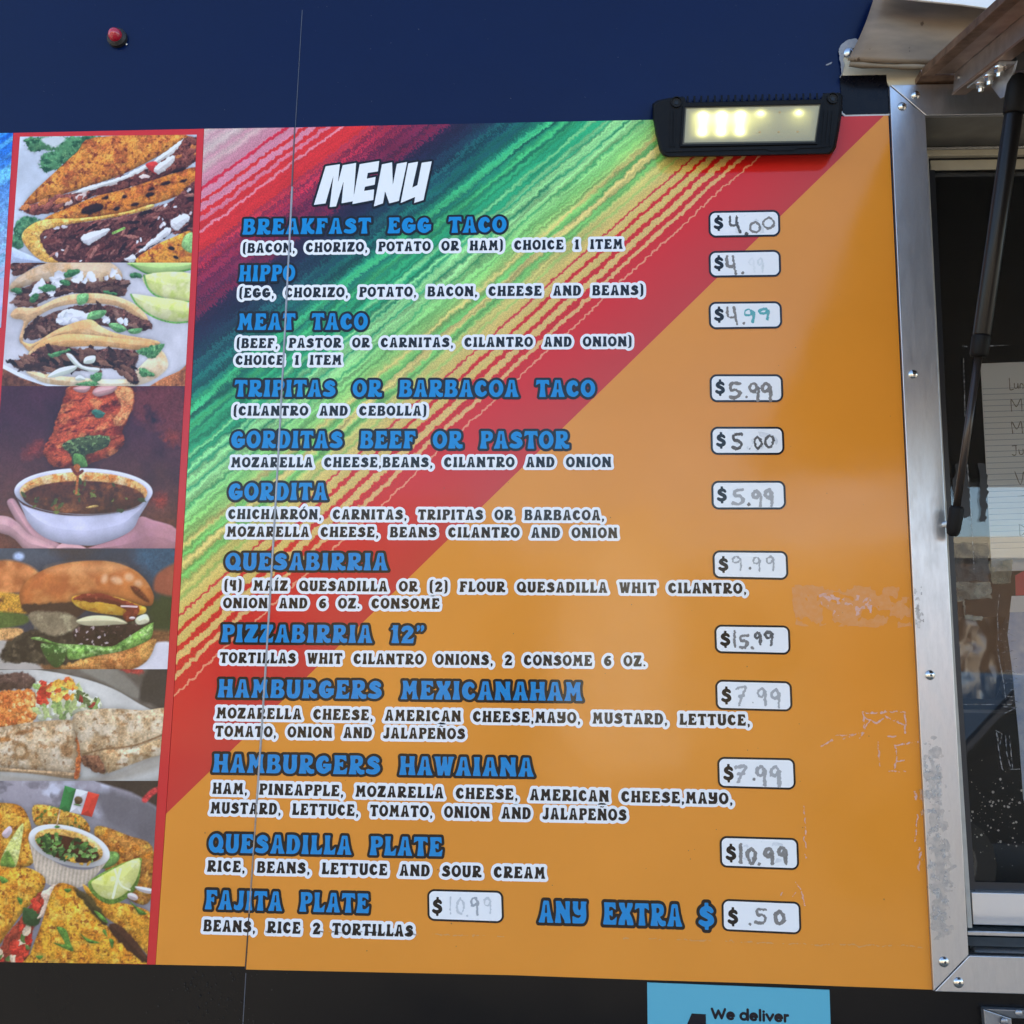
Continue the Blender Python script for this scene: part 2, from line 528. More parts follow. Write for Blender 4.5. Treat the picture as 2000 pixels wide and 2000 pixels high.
g = MB().add([(-60, -70, 0), (60, -70, 0), (60, 40, 0), (-60, 40, 0)], [(0, 1, 2, 3)]).build('ground', ground_mat())
tag(g, kind='structure')

# ------------------------------------------------------------------ the truck
truck = empty('food_truck', (0, 0, 0), 'navy and black food truck side wall that carries the menu', 'food truck')
NAVY = mat('navy_wrap', (.0014, .0080, .047), .20, spec=.22, noise=.35, nscale=6, ncol=(.0010, .0060, .036), bump=.03, bscale=420, wave=.0022)
BLACK = mat('black_wrap', (.0055, .0055, .0065), .17, noise=.4, nscale=9, ncol=(.009, .0085, .008), bump=.03, bscale=420, wave=.0022, spec=.20)
CREAM = mat('cream_paint', (.62, .56, .42), .45, noise=.5, nscale=18, ncol=(.50, .43, .31), bump=.15, bscale=160)
DARKIN = mat('dark_interior', (.012, .012, .013), .7)
SHELL = mat('shell_metal', (.35, .35, .36), .5, noise=.3)


def xw(px, py): return float(at(px, py)[0])
def zw(px, py): return float(at(px, py)[2])


SX0, SX1 = at(577, 262), at(480, 1893)          # seam, top and bottom
def seam_px(py): return 577 + (480 - 577) * (py - 249) / (1893 - 249) + (5.5 * math.sin(math.pi * min(max((py - 249) / 1644, 0), 1)))
SEAM = [(seam_px(p), p) for p in np.linspace(-160, 2150, 24)]
WIN_L = 1776                                       # opening starts behind the window frame
XL, XR = -2.6, 2.3
OPX0, OPZ0, OPZ1 = 0.552, zw(1850, 1858), zw(1790, 222)
OPX1 = OPX0 + 1.25
ZTOP, ZBOT = 3.02, 0.45


def wallplate(name, pts, Yf, Yb, m):
    fr = [Vector((x, Yf, z)) for x, z in pts]
    return MB().hull2(fr, [Vector((p.x, Yb, p.z)) for p in fr]).build(name, m, truck)


seam_w = [(float(at(x, y)[0]), float(at(x, y)[2])) for x, y in SEAM]
seam_top, seam_bot = seam_w[0], seam_w[-1]
zmid = zw(420, 1880)                               # where navy gives way to black behind the print
def seam_x(z):
    zs = [p[1] for p in seam_w][::-1]; xs_ = [p[0] for p in seam_w][::-1]
    return float(np.interp(z, zs, xs_))
# left sheet, right sheet (laps 0.5 mm over the left one), upper navy and lower black wrap
wallplate('wall_sheet', [(XL, zmid), (seam_x(zmid), zmid), (seam_x(2.2), 2.2), (seam_x(ZTOP), ZTOP), (XL, ZTOP)], 0.0, .03, NAVY)
wallplate('wall_sheet', [(seam_x(zmid), zmid), (OPX0, zmid), (OPX0, ZTOP), (seam_x(ZTOP), ZTOP), (seam_x(2.2), 2.2)], -.0005, .03, NAVY)
wallplate('lower_sheet', [(XL, ZBOT), (seam_x(ZBOT), ZBOT), (seam_x(zmid), zmid), (XL, zmid)], 0.0, .03, BLACK)
wallplate('lower_sheet', [(seam_x(ZBOT), ZBOT), (XR, ZBOT), (XR, OPZ0), (OPX0, OPZ0), (OPX0, zmid), (seam_x(zmid), zmid)], -.0005, .03, BLACK)
wallplate('header_sheet', [(OPX0, OPZ1), (XR, OPZ1), (XR, ZTOP), (OPX0, ZTOP)], -.0005, .03, CREAM)
wallplate('end_sheet', [(OPX1, OPZ0), (XR, OPZ0), (XR, OPZ1), (OPX1, OPZ1)], -.0005, .03, NAVY)
MB().box((XL, .03, ZTOP - .04), (XR, 2.2, ZTOP)).build('roof', SHELL, truck)
MB().box((XL, 2.16, ZBOT), (XR, 2.2, ZTOP - .04)).build('rear_wall', SHELL, truck)
MB().box((XL, .03, ZBOT), (XL + .03, 2.16, ZTOP - .04)).build('end_wall', SHELL, truck)
MB().box((XR - .03, .03, ZBOT), (XR, 2.16, ZTOP - .04)).build('end_wall', SHELL, truck)
MB().box((XL + .03, .03, ZBOT), (XR - .03, 2.16, ZBOT + .04)).build('floor', SHELL, truck)
MB().box((OPX0 - .25, .55, ZBOT + .04), (OPX1 + .2, .57, ZTOP - .04)).build('inner_partition', DARKIN, truck)
for xx in (OPX0 - .25, OPX1 + .2):
    MB().box((xx - .01, .031, ZBOT + .05), (xx + .01, .55, ZTOP - .05)).build('inner_partition', DARKIN, truck)
for xx in (-1.6, 1.5):
    for yy in (.25, 1.95):
        MB().tube([(xx, yy - .11, .36), (xx, yy + .11, .36)], [.36, .36], 28).build('wheel', mat('tyre', (.02, .02, .02), .8), truck)

# pale hair line where the two sheets meet above the print
hl = MAT_LINE = mat('sheet_edge', (.35, .36, .38), .35, metal=.6)
def ribbon(name, pts, hw, Y0, Y1, m, parent):
    """low half-round strip following pixels down the wall"""
    a = [V(x, y, 0) for x, y in pts]
    vs, fs = [], []
    for i, p in enumerate(a):
        t = (a[min(i + 1, len(a) - 1)] - a[max(i - 1, 0)]).normalized()
        n = Vector((t.z, 0, -t.x))
        for c, s_ in ((-1, 0), (-.7, .7), (0, 1), (.7, .7), (1, 0)):
            vs.append(Vector((p.x, Y0 + (Y1 - Y0) * s_, p.z)) + n * hw * c)
    for i in range(len(a) - 1):
        for k in range(4):
            fs.append((i * 5 + k, i * 5 + k + 1, i * 5 + 6 + k, i * 5 + 5 + k))
    return mesh(name, vs, fs, m, parent, True)


ribbon('seam_edge', [(seam_px(y), y) for y in np.linspace(20, 250, 8)], .0005, -.0004, -.0012, mat('seam_dark', (.10, .11, .14), .4), truck)
ribbon('seam_edge', [(seam_px(y) + 1, y) for y in np.linspace(1900, 2040, 6)], .0006, -.0004, -.0012, mat('seam_dark', (.10, .11, .14), .4), truck)

# ------------------------------------------------------------------ menu print
E1, E2 = at(1722, 231), at(325, 1590)
ev = (E1 - E2); ev = ev / np.linalg.norm(ev)
APEX = E1 + ev * 4.3
RREF = float(np.linalg.norm((E1 + E2) / 2 - APEX))
ang0 = math.atan2(ev[2], ev[0])


def band(px, py):
    """metres across the serape stripes, 0 on the red/orange edge, growing to the upper left"""
    q = APEX - at(px, py)
    a = math.atan2(q[2], q[0])
    return (ang0 - a) * RREF


def ledge(py): return 399 - 95 * (py - 251) / 1633 + 6 * math.sin(math.pi * (py - 251) / 1633)


RED, RED2 = (196, 52, 50), (202, 58, 57)
STOPS = [(1640, (198, 54, 47)), (1364, RED), (1362, (228, 160, 130)), (1359, (228, 160, 130)), (1357, RED), (1331, RED),
         (1328, (226, 184, 130)), (1319, (226, 184, 130)), (1316, RED), (1301, RED), (1298, (222, 188, 124)), (1281, (222, 190, 128)),
         (1278, RED), (1266, RED), (1263, (216, 188, 116)), (1243, (220, 194, 126)), (1240, RED), (1231, RED),
         (1228, (216, 186, 114)), (1207, (220, 196, 128)), (1204, (196, 66, 72)), (1200, (196, 66, 72)),
         (1197, (216, 190, 116)), (1175, (216, 196, 126)), (1167, (165, 190, 112)), (1160, (206, 196, 122)), (1145, (208, 200, 126)),
         (1135, (135, 186, 108)), (1120, (128, 186, 108)), (1112, (208, 196, 126)), (1100, (214, 196, 130)), (1092, (122, 186, 108)),
         (1078, (140, 192, 112)), (1068, (212, 196, 126)), (1055, (168, 202, 122)), (1030, (140, 196, 118)), (1005, (152, 204, 132)),
         (996, (84, 164, 104)), (990, (154, 206, 136)), (972, (165, 214, 148)), (962, (58, 150, 104)), (955, (152, 208, 142)), (940, (160, 214, 148)),
         (930, (56, 152, 108)), (920, (150, 212, 148)), (912, (56, 150, 106)), (900, (58, 154, 108)), (893, (140, 208, 144)), (885, (60, 160, 112)),
         (872, (48, 140, 100)), (858, (64, 160, 108)), (848, (40, 118, 90)), (838, (84, 182, 118)), (826, (48, 138, 100)), (814, (32, 98, 84)),
         (806, (86, 188, 128)), (797, (76, 176, 122)), (785, (42, 126, 100)), (765, (28, 76, 78)), (750, (38, 112, 100)), (735, (28, 66, 76)),
         (720, (38, 94, 94)), (705, (32, 50, 66)), (690, (34, 60, 74)), (675, (36, 40, 62)), (650, (38, 32, 56)), (628, (52, 34, 60)),
         (612, (132, 40, 70)), (600, (72, 36, 62)), (580, (134, 44, 74)), (565, (86, 36, 66)), (552, (160, 50, 74)), (540, (98, 38, 68)),
         (528, (198, 58, 76)), (518, (108, 44, 72)), (508, (208, 66, 76)), (500, (150, 54, 72)), (493, RED2), (458, RED2),
         (456, (228, 145, 155)), (452, (228, 145, 155)), (450, RED2), (437, RED2), (435, (218, 136, 170)), (428, (218, 136, 170)),
         (426, RED2), (418, RED2), (416, (218, 150, 188)), (404, (218, 152, 190)), (401, RED2), (395, RED2), (393, (216, 152, 192)),
         (377, (216, 154, 192)), (374, (196, 54, 86)), (368, (196, 54, 86)), (365, (206, 150, 186)), (345, (206, 156, 190)), (332, (216, 192, 214)),
         (318, (204, 160, 192)), (300, (214, 200, 220)), (280, (204, 168, 198)), (255, (214, 206, 222)), (200, (206, 180, 206))]


def menu_mat():
    m = bpy.data.materials.new('menu_print')
    t, N, L, p = nodes(m)
    p.inputs['Specular IOR Level'].default_value = SPEC
    geo = N.new('ShaderNodeNewGeometry')
    sp = N.new('ShaderNodeSeparateXYZ')
    L.new(geo.outputs['Position'], sp.inputs[0])

    def mth(op, a, b=None, c=None):
        n = N.new('ShaderNodeMath'); n.operation = op
        for k, v in enumerate((a, b, c)):
            if v is None: continue
            if isinstance(v, (int, float)): n.inputs[k].default_value = v
            else: L.new(v, n.inputs[k])
        return n.outputs[0]
    qx = mth('SUBTRACT', float(APEX[0]), sp.outputs[0])
    qz = mth('SUBTRACT', float(APEX[2]), sp.outputs[2])
    ang = mth('ARCTAN2', qz, qx)
    a = mth('MULTIPLY', mth('SUBTRACT', ang0, ang), RREF)          # across the stripes
    l = mth('SQRT', mth('ADD', mth('MULTIPLY', qx, qx), mth('MULTIPLY', qz, qz)))   # along them

    def noise(su, sv, det=3, rough=.5, across=None):
        cb = N.new('ShaderNodeCombineXYZ')
        L.new(mth('MULTIPLY', l, su), cb.inputs[0]); L.new(mth('MULTIPLY', across or a, sv), cb.inputs[1])
        n = N.new('ShaderNodeTexNoise'); n.inputs['Scale'].default_value = 1.0; n.inputs['Detail'].default_value = det
        n.inputs['Roughness'].default_value = rough
        L.new(cb.outputs[0], n.inputs['Vector'])
        return n.outputs[0]
    wob = mth('MULTIPLY', mth('SUBTRACT', noise(125, 60, 2), .5), .0115)
    slow = mth('MULTIPLY', mth('SUBTRACT', noise(9, 12, 2), .5), .010)
    # more fray in the dark middle of the blanket
    mr = N.new('ShaderNodeMapRange'); mr.interpolation_type = 'SMOOTHSTEP'
    b0, b1 = band(ledge(900), 900), band(ledge(640), 640)
    b2 = band(ledge(500), 500)
    L.new(a, mr.inputs[0]); mr.inputs[1].default_value, mr.inputs[2].default_value = b0, b1
    mr2 = N.new('ShaderNodeMapRange'); mr2.interpolation_type = 'SMOOTHSTEP'
    L.new(a, mr2.inputs[0]); mr2.inputs[1].default_value, mr2.inputs[2].default_value = b2 - .03, b2 + .03
    fray = mth('SUBTRACT', mr.outputs[0], mr2.outputs[0])
    frn = mth('MULTIPLY', mth('MULTIPLY', mth('SUBTRACT', noise(330, 170, 4, .7), .5), .055), fray)
    # long broken streaks through the woven part, none in the crisp red and cream bars
    bb0, bb1 = band(ledge(1200), 1200), band(ledge(1120), 1120)
    mk = N.new('ShaderNodeMapRange'); L.new(a, mk.inputs[0]); mk.inputs[1].default_value, mk.inputs[2].default_value = bb0, bb1
    bb2, bb3 = band(ledge(520), 520), band(ledge(480), 480)
    mk2 = N.new('ShaderNodeMapRange'); L.new(a, mk2.inputs[0]); mk2.inputs[1].default_value, mk2.inputs[2].default_value = bb2, bb3
    mk2.inputs[3].default_value, mk2.inputs[4].default_value = 1.0, .25
    wov = mth('MULTIPLY', mk.outputs[0], mk2.outputs[0])
    stk_ = mth('MULTIPLY', mth('MULTIPLY', mth('SUBTRACT', noise(14, 60, 2, .5), .5), .012), wov)
    aw = mth('ADD', mth('ADD', mth('ADD', a, wob), mth('ADD', slow, frn)), stk_)
    def sat(c):                       # print inks are stronger than they look through the gloss
        g_ = sum(c) / 3
        return tuple(min(250, max(3, g_ + (v - g_) * 1.22 - 4)) for v in c)
    st = sorted([(band(ledge(py), py), sat(c if py > 440 or c in (RED, RED2) else (c[0], c[1] * .97, c[2] * .86))) for py, c in STOPS])
    st = [(-.002, STOPS[0][1])] + [q for q in st if q[0] > -.001]
    prev = None
    CH = 28
    k = 0
    while k < len(st) - 1:
        seg = st[k:k + CH + 1]
        lo, hi = seg[0][0], seg[-1][0]
        mp = N.new('ShaderNodeMapRange')
        L.new(aw, mp.inputs[0]); mp.inputs[1].default_value, mp.inputs[2].default_value = lo, hi
        cr = N.new('ShaderNodeValToRGB')
        L.new(mp.outputs[0], cr.inputs[0])
        el = cr.color_ramp.elements
        for i, (s_, c) in enumerate(seg):
            pos = (s_ - lo) / (hi - lo)
            e = el[0] if i == 0 else (el[1] if i == len(seg) - 1 else None)
            if e is None: e = el.new(pos)
            if i == len(seg) - 1: e = el[len(el) - 1]
            e.position = pos
            e.color = (*[min(.86, v * 1.02) for v in lin(c)], 1)
        if prev is None: prev = cr.outputs[0]
        else:
            mx = N.new('ShaderNodeMix'); mx.data_type = 'RGBA'
            L.new(mth('GREATER_THAN', aw, lo), mx.inputs[0]); L.new(prev, mx.inputs[6]); L.new(cr.outputs[0], mx.inputs[7])
            prev = mx.outputs[2]
        k += CH
    # yarn speckle
    spk = N.new('ShaderNodeMapRange')
    L.new(noise(520, 330, 2, .7), spk.inputs[0]); spk.inputs[1].default_value, spk.inputs[2].default_value = .3, .72
    spk.inputs[3].default_value, spk.inputs[4].default_value = .72, 1.22
    big = N.new('ShaderNodeMapRange'); L.new(noise(26, 60, 2), big.inputs[0]); big.inputs[3].default_value, big.inputs[4].default_value = .84, 1.16
    # plain red stays flat, yarn only where the blanket shows
    bred = band(ledge(1350), 1350)
    gt = N.new('ShaderNodeMapRange'); L.new(a, gt.inputs[0]); gt.inputs[1].default_value, gt.inputs[2].default_value = bred - .01, bred + .02
    amt = mth('MULTIPLY', mth('SUBTRACT', mth('MULTIPLY', spk.outputs[0], big.outputs[0]), 1.0), gt.outputs[0])
    thr = N.new('ShaderNodeMapRange'); L.new(noise(7, 150, 2, .45, aw), thr.inputs[0]); thr.inputs[1].default_value, thr.inputs[2].default_value = .36, .64
    thr.inputs[3].default_value, thr.inputs[4].default_value = -.32, .32
    amt = mth('ADD', amt, mth('MULTIPLY', thr.outputs[0], wov))
    vm = N.new('ShaderNodeVectorMath'); vm.operation = 'SCALE'
    L.new(prev, vm.inputs[0]); L.new(mth('ADD', amt, 1.0), vm.inputs['Scale'])
    # orange field below the edge, a little grimy
    no = N.new('ShaderNodeTexNoise'); no.inputs['Scale'].default_value = 5; no.inputs['Detail'].default_value = 6
    L.new(geo.outputs['Position'], no.inputs['Vector'])
    oc = N.new('ShaderNodeMix'); oc.data_type = 'RGBA'
    L.new(no.outputs[0], oc.inputs[0])
    oc.inputs[6].default_value = (*ORANGE_A, 1); oc.inputs[7].default_value = (*ORANGE_B, 1)
    fin = N.new('ShaderNodeMix'); fin.data_type = 'RGBA'
    L.new(mth('GREATER_THAN', a, 0.0), fin.inputs[0]); L.new(oc.outputs[2], fin.inputs[6]); L.new(vm.outputs[0], fin.inputs[7])
    L.new(fin.outputs[2], p.inputs['Base Color'])
    # gloss, dulled a little in smudges
    ns = N.new('ShaderNodeTexNoise'); ns.inputs['Scale'].default_value = 11; ns.inputs['Detail'].default_value = 5
    L.new(geo.outputs['Position'], ns.inputs['Vector'])
    rr = N.new('ShaderNodeMapRange'); L.new(ns.outputs[0], rr.inputs[0]); rr.inputs[1].default_value, rr.inputs[2].default_value = .35, .7
    rr.inputs[3].default_value, rr.inputs[4].default_value = VR * .8, VR * 1.35
    L.new(rr.outputs[0], p.inputs['Roughness'])
    add_bump(N, L, p, geo, VB, 420, wave=.0022)
    return m


ORANGE_A, ORANGE_B = (.82, .305, .036), (.70, .255, .026)
MENU = menu_mat()
menu = empty('menu_sign', V(1000, 1890, -.002), 'big printed menu with blue headings on an orange and serape-striped background', 'menu')
pts = [(seam_px(y), y) for y in np.linspace(249, 1893.6, 14)]
left_ring = [(399, 251.5), (576.5, 249.0)] + pts[1:-1] + [(481, 1887.5), (304, 1884)] + [(ledge(y), y) for y in np.linspace(1780, 350, 12)]
slab('printed_sheet', left_ring, -.0030, -.0008, MENU, menu)
right_ring = [(577.2, 249.0), (1000, 239.6), (1400, 231.5), (1735, 225.7)] + [(1735 + 88 * t - 2.4 * math.sin(math.pi * t), 225.7 + 1707.3 * t) for t in np.linspace(0, 1, 12)[1:-1]] + \
             [(1823, 1933), (1500, 1921), (1263, 1914), (999, 1904.5), (480.5, 1893.6)] + [(x + .6, y) for x, y in pts[1:-1][::-1]]
slab('printed_sheet', right_ring, -.0035, -.0008, MENU, menu)
ribbon('seam_strip', [(seam_px(y), y) for y in np.linspace(252, 366, 6)], .0013, -.0036, -.0050, mat('seam_brown', (.11, .075, .085), .4), menu)
ribbon('seam_strip', [(seam_px(y) + .6, y) for y in np.linspace(367, 1570, 30)], .0017, -.0036, -.0054, mat('seam_grey', (.36, .37, .40), .38, metal=.25, noise=.5, nscale=60), menu)
ribbon('seam_strip', [(seam_px(y) + .6, y) for y in np.linspace(1571, 1782, 8)], .0012, -.0036, -.0050, mat('seam_worn', (.40, .33, .28), .45, metal=.25, noise=.8, nscale=90), menu)
ribbon('seam_strip', [(seam_px(y) + .6, y) for y in np.linspace(1783, 1890, 6)], .0010, -.0036, -.0046, mat('seam_dark_brown', (.05, .035, .025), .6), menu)  # lowest stretch of the strip, in dark brown

BLUE = vinyl('blue', (0, 134, 202))
INK = vinyl('ink', (14, 14, 20))
WHITE = vinyl('white', (238, 240, 243))
TITLE = vinyl('title', (234, 236, 238))
HEAD = [("BREAKFAST EGG TACO", (475, 460.2), (989, 455.8), 30), ("HIPPO", (468, 551.5), (577, 550.5), 31), ("MEAT TACO", (465, 646), (718.5, 645.5), 31.5),
        ("TRIPITAS OR BARBACOA TACO", (459, 776), (1162, 776.6), 32), ("GORDITAS BEEF OR PASTOR", (452.5, 876), (1111.5, 877.3), 33),
        ("GORDITA", (447.5, 977.5), (640.6, 977.3), 33), ("QUESABIRRIA", (441.6, 1113.6), (758.5, 1114.2), 33), ("PIZZABIRRIA 12\"", (433.5, 1254), (830, 1256.2), 34),
        ("HAMBURGERS MEXICANAHAM", (427, 1361.5), (1137.5, 1368.5), 35), ("HAMBURGERS HAWAIANA", (417.3, 1507.5), (1043, 1516), 35.5),
        ("QUESADILLA PLATE", (409, 1663.5), (865, 1671), 36), ("FAJITA PLATE", (402, 1774), (722, 1781.8), 37),
        ("ANY", (1052, 1799.6), (1146, 1802), 42), ("EXTRA", (1177.6, 1803.5), (1332, 1808), 42.5), ("$", (1363, 1809), (1395, 1810), 44)]
SMALL = [("(BACON, CHORIZO, POTATO OR HAM) CHOICE 1 ITEM", (475, 496), (1216, 488), 18.6), ("(EGG, CHORIZO, POTATO, BACON, CHEESE AND BEANS)", (468, 583.4), (1257, 578), 19),
         ("(BEEF, PASTOR OR CARNITAS, CILANTRO AND ONION)", (463, 681.4), (1234, 678), 18.8), ("CHOICE 1 ITEM", (461.3, 714.3), (668, 714), 18.8),
         ("(CILANTRO AND CEBOLLA)", (457, 813), (834, 813), 19), ("MOZARELLA CHEESE,BEANS, CILANTRO AND ONION", (452.7, 913.7), (1193.6, 913.3), 19.5),
         ("CHICHARR\u00d3N, CARNITAS, TRIPITAS OR BARBACOA,", (447, 1014.5), (1180, 1017), 19.6), ("MOZARELLA CHEESE, BEANS CILANTRO AND ONION", (444, 1048.7), (1205.6, 1051.5), 19.8),
         ("(4) MA\u00cdZ QUESADILLA OR (2) FLOUR QUESADILLA WHIT CILANTRO,", (439, 1153.5), (1457, 1159.8), 20), ("ONION AND 6 OZ. CONSOME", (437.4, 1187.8), (859.3, 1189.2), 20),
         ("TORTILLAS WHIT CILANTRO ONIONS, 2 CONSOME 6 OZ.", (431, 1294.6), (1260.7, 1301.4), 20.6),
         ("MOZARELLA CHEESE, AMERICAN CHEESE,MAYO, MUSTARD, LETTUCE,", (424, 1402.4), (1464, 1416.9), 21), ("TOMATO, ONION AND JALAPE\u00d1OS", (422.3, 1438), (909, 1443.3), 21),
         ("HAM, PINEAPPLE, MOZARELLA CHEESE, AMERICAN CHEESE,MAYO,", (416.8, 1549.3), (1430, 1570), 21.5), ("MUSTARD, LETTUCE, TOMATO, ONION AND JALAPE\u00d1OS", (412.7, 1587.6), (1223.7, 1602), 22),
         ("RICE, BEANS, LETTUCE AND SOUR CREAM", (406.4, 1701), (1065, 1715), 22), ("BEANS, RICE 2 TORTILLAS", (399, 1817), (808, 1828), 22.5)]
YO, YF = -.0040, -.0043
for tx, p0, p1, cap in HEAD:
    ln = Line(tx, p0, p1, cap, track=.085, space=.86, res=28)
    ho = ln.build('item_heading', -.006, YF, BLUE, menu)
    ho['label'] = 'blue heading lettering reading ' + tx.replace('"', ' inch')
    oo = ln.build('heading_outline', .138, YO, INK, ho)
for tx, p0, p1, cap in SMALL:
    ln = Line(tx, p0, p1, cap, track=.115, space=.88, res=22)
    ho = ln.build('ingredient_line', -.002, YF, INK, menu)
    ho['label'] = 'small black lettering reading ' + tx.title()
    ln.build('white_backing', .27, YO, WHITE, ho)

# title
TM = [[(330, 178), (528, 148), (500, 415), (568, 163), (755, 130), (716, 664), (552, 695), (583, 375), (475, 737), (385, 747), (440, 300), (328, 695), (165, 717)],
      [(805, 148), (1078, 103), (1060, 248), (918, 270), (903, 352), (1028, 325), (1015, 435), (880, 462), (865, 522), (1007, 500), (995, 648), (703, 705)],
      [(1117, 150), (1258, 122), (1268, 440), (1325, 143), (1468, 117), (1352, 660), (1220, 695), (1160, 525), (1130, 695), (1003, 738)],
      [(1485, 137), (1622, 113), (1540, 475), (1612, 440), (1672, 128), (1812, 108), (1697, 648), (1567, 690), (1580, 605), (1378, 690)]]
TM = [[(590 + x / 7.156, 300 + y / 7.156) for x, y in q] for q in TM]


def title_field(X, Y):
    d = np.full(X.shape, 1e3)
    for q in TM: d = np.minimum(d, sd_poly(q, X, Y))
    return d


to = decal_px('title_lettering', title_field, (595, 300, 855, 420), .7, YF, TITLE, menu)
to['label'] = 'slanted white title lettering reading Menu'
decal_px('title_outline', title_field, (595, 300, 855, 420), .7, YO, INK, to, iso=4.2)

# ------------------------------------------------------------------ price boxes with marker writing
HW = {'4': [[(.05, .98), (.10, .45), (.62, .38)], [(.62, 1.0), (.70, .4), (.85, -.02)]],
      '0': [[(.5, .95), (.12, .7), (.15, .25), (.5, .02), (.85, .3), (.85, .7), (.5, .95)]],
      '5': [[(.85, .95), (.2, .92), (.18, .58), (.6, .58), (.85, .35), (.6, .08), (.05, .12)]],
      '9': [[(.78, .75), (.5, .97), (.15, .8), (.2, .55), (.55, .52), (.78, .75), (.80, .4), (.78, 0)]],
      '1': [[(.5, 1), (.48, .5), (.5, 0)]],
      '7': [[(.05, .92), (.85, .97), (.55, .5), (.25, 0)], [(.25, .5), (.75, .52)]],
      '.': [[(.5, .02), (.52, .0)]]}
G1, G2, G3, G4, TQ = (66, 64, 64), (120, 116, 113), (168, 169, 172), (200, 205, 211), (74, 172, 178)
BOX = [  # corners TL TR BR BL, then written characters (char, x, y, w, h in box fractions from the top, pen px, colour)
    ([(1383.5, 412), (1523.4, 410), (1524, 462), (1384, 464)], [('4', .29, .20, .17, .58, 2.2, G1), ('.', .50, .80, .06, .08, 2.6, G1), ('0', .57, .42, .17, .42, 2.0, G2), ('0', .745, .27, .19, .42, 1.8, G2)], 'crisp re-drawn 4.00'),
    ([(1384, 490), (1524.8, 488), (1525.5, 540.6), (1384.6, 542)], [('4', .24, .22, .16, .62, 2.2, G2), ('.', .44, .78, .06, .06, 3.2, G2), ('9', .55, .30, .10, .5, 1.4, (230, 234, 238)), ('9', .67, .30, .10, .5, 2.0, (220, 227, 231))], 'grey 4 with its cents rubbed out'),
    ([(1384, 589.5), (1526.8, 588.4), (1527.6, 641.6), (1384.8, 643)], [('4', .25, .20, .17, .60, 1.9, G2), ('.', .455, .74, .05, .05, 2.2, G2), ('9', .47, .28, .17, .46, 2.2, TQ), ('9', .68, .25, .16, .40, 2.2, TQ)], 'grey 4 followed by turquoise 99'),
    ([(1386, 731), (1529, 731), (1529.8, 785.4), (1386.6, 785.4)], [('5', .26, .30, .17, .60, 2.8, G2), ('.', .47, .78, .05, .05, 3.0, G2), ('9', .52, .30, .17, .64, 2.6, G2), ('9', .69, .30, .17, .64, 2.6, G2)], 'brown-grey 5.99 touching the lower edge'),
    ([(1387.8, 833.5), (1531, 833.5), (1532, 888.3), (1388.4, 888.3)], [('5', .29, .25, .15, .56, 2.4, G1), ('.', .50, .74, .05, .05, 1.8, G3), ('0', .585, .36, .12, .42, 2.2, G1), ('0', .735, .28, .13, .46, 2.2, G1)], 'dark 5.00 in brush-like strokes'),
    ([(1389.4, 939), (1534, 939), (1535, 995), (1390, 995)], [('5', .29, .30, .16, .54, 3.0, G3), ('.', .48, .78, .05, .05, 3.0, G2), ('9', .54, .33, .15, .56, 2.6, G3), ('9', .71, .30, .13, .56, 3.0, G3)], 'faded thick grey 5.99'),
    ([(1391.8, 1075), (1538.4, 1076), (1539.6, 1132.5), (1392.6, 1130)], [('9', .25, .18, .15, .52, 1.3, G3), ('.', .47, .58, .05, .05, 2.0, G2), ('9', .52, .22, .13, .48, 1.5, G3), ('9', .71, .20, .12, .48, 1.6, G3)], 'thin pale 9.99'),
    ([(1395.4, 1220), (1543, 1221.7), (1544, 1278.6), (1396.2, 1276)], [('1', .22, .22, .09, .55, 2.2, G2), ('5', .33, .36, .12, .46, 2.4, G2), ('.', .47, .74, .05, .05, 2.8, G2), ('9', .52, .24, .11, .44, 2.4, G1), ('9', .66, .22, .12, .46, 2.6, G1)], 'smudged 15.99'),
    ([(1397, 1327.5), (1546.4, 1330.4), (1547.6, 1389.5), (1398, 1386.6)], [('7', .27, .22, .14, .62, 2.2, G3), ('.', .46, .68, .05, .05, 2.2, G3), ('9', .54, .26, .14, .54, 2.2, G3), ('9', .72, .28, .14, .60, 2.2, G3)], 'faded 7.99 with a rubbed 7'),
    ([(1401, 1478.3), (1552.8, 1480.8), (1554, 1542.4), (1402, 1538.8)], [('7', .23, .28, .15, .52, 3.0, (168, 168, 172)), ('.', .44, .66, .05, .05, 2.8, G2), ('9', .49, .28, .15, .60, 2.8, (158, 158, 160)), ('9', .67, .26, .15, .62, 2.8, G3)], 'broad faded 7.99'),
    ([(1405.6, 1633), (1559.4, 1636.6), (1560.6, 1699.3), (1406.4, 1694.6)], [('1', .22, .26, .09, .56, 3.4, G2), ('0', .34, .34, .12, .50, 3.0, G2), ('.', .48, .80, .05, .04, 3.0, G2), ('9', .56, .34, .13, .50, 3.2, G2), ('9', .73, .30, .13, .50, 3.2, G2)], 'bold grey 10.99'),
    ([(1409.3, 1756), (1563.8, 1761), (1565, 1824.8), (1410, 1819)], [('.', .33, .70, .05, .05, 2.4, G2), ('5', .42, .26, .16, .48, 2.4, G2), ('0', .66, .30, .14, .42, 3.2, G2)], 'loose .50 for any extra'),
    ([(834.4, 1736.7), (982.8, 1739.6), (984, 1803), (835, 1798.7)], [('1', .27, .25, .07, .5, 1.6, G4), ('0', .38, .25, .11, .52, 1.8, G4), ('.', .50, .78, .05, .04, 2.2, G4), ('9', .56, .22, .13, .55, 2.0, (160, 166, 174)), ('9', .74, .22, .11, .5, 1.6, G4)], 'nearly erased pale 10.99'),
]
SMEAR = vinyl('smear', (200, 204, 212), noise=.6)
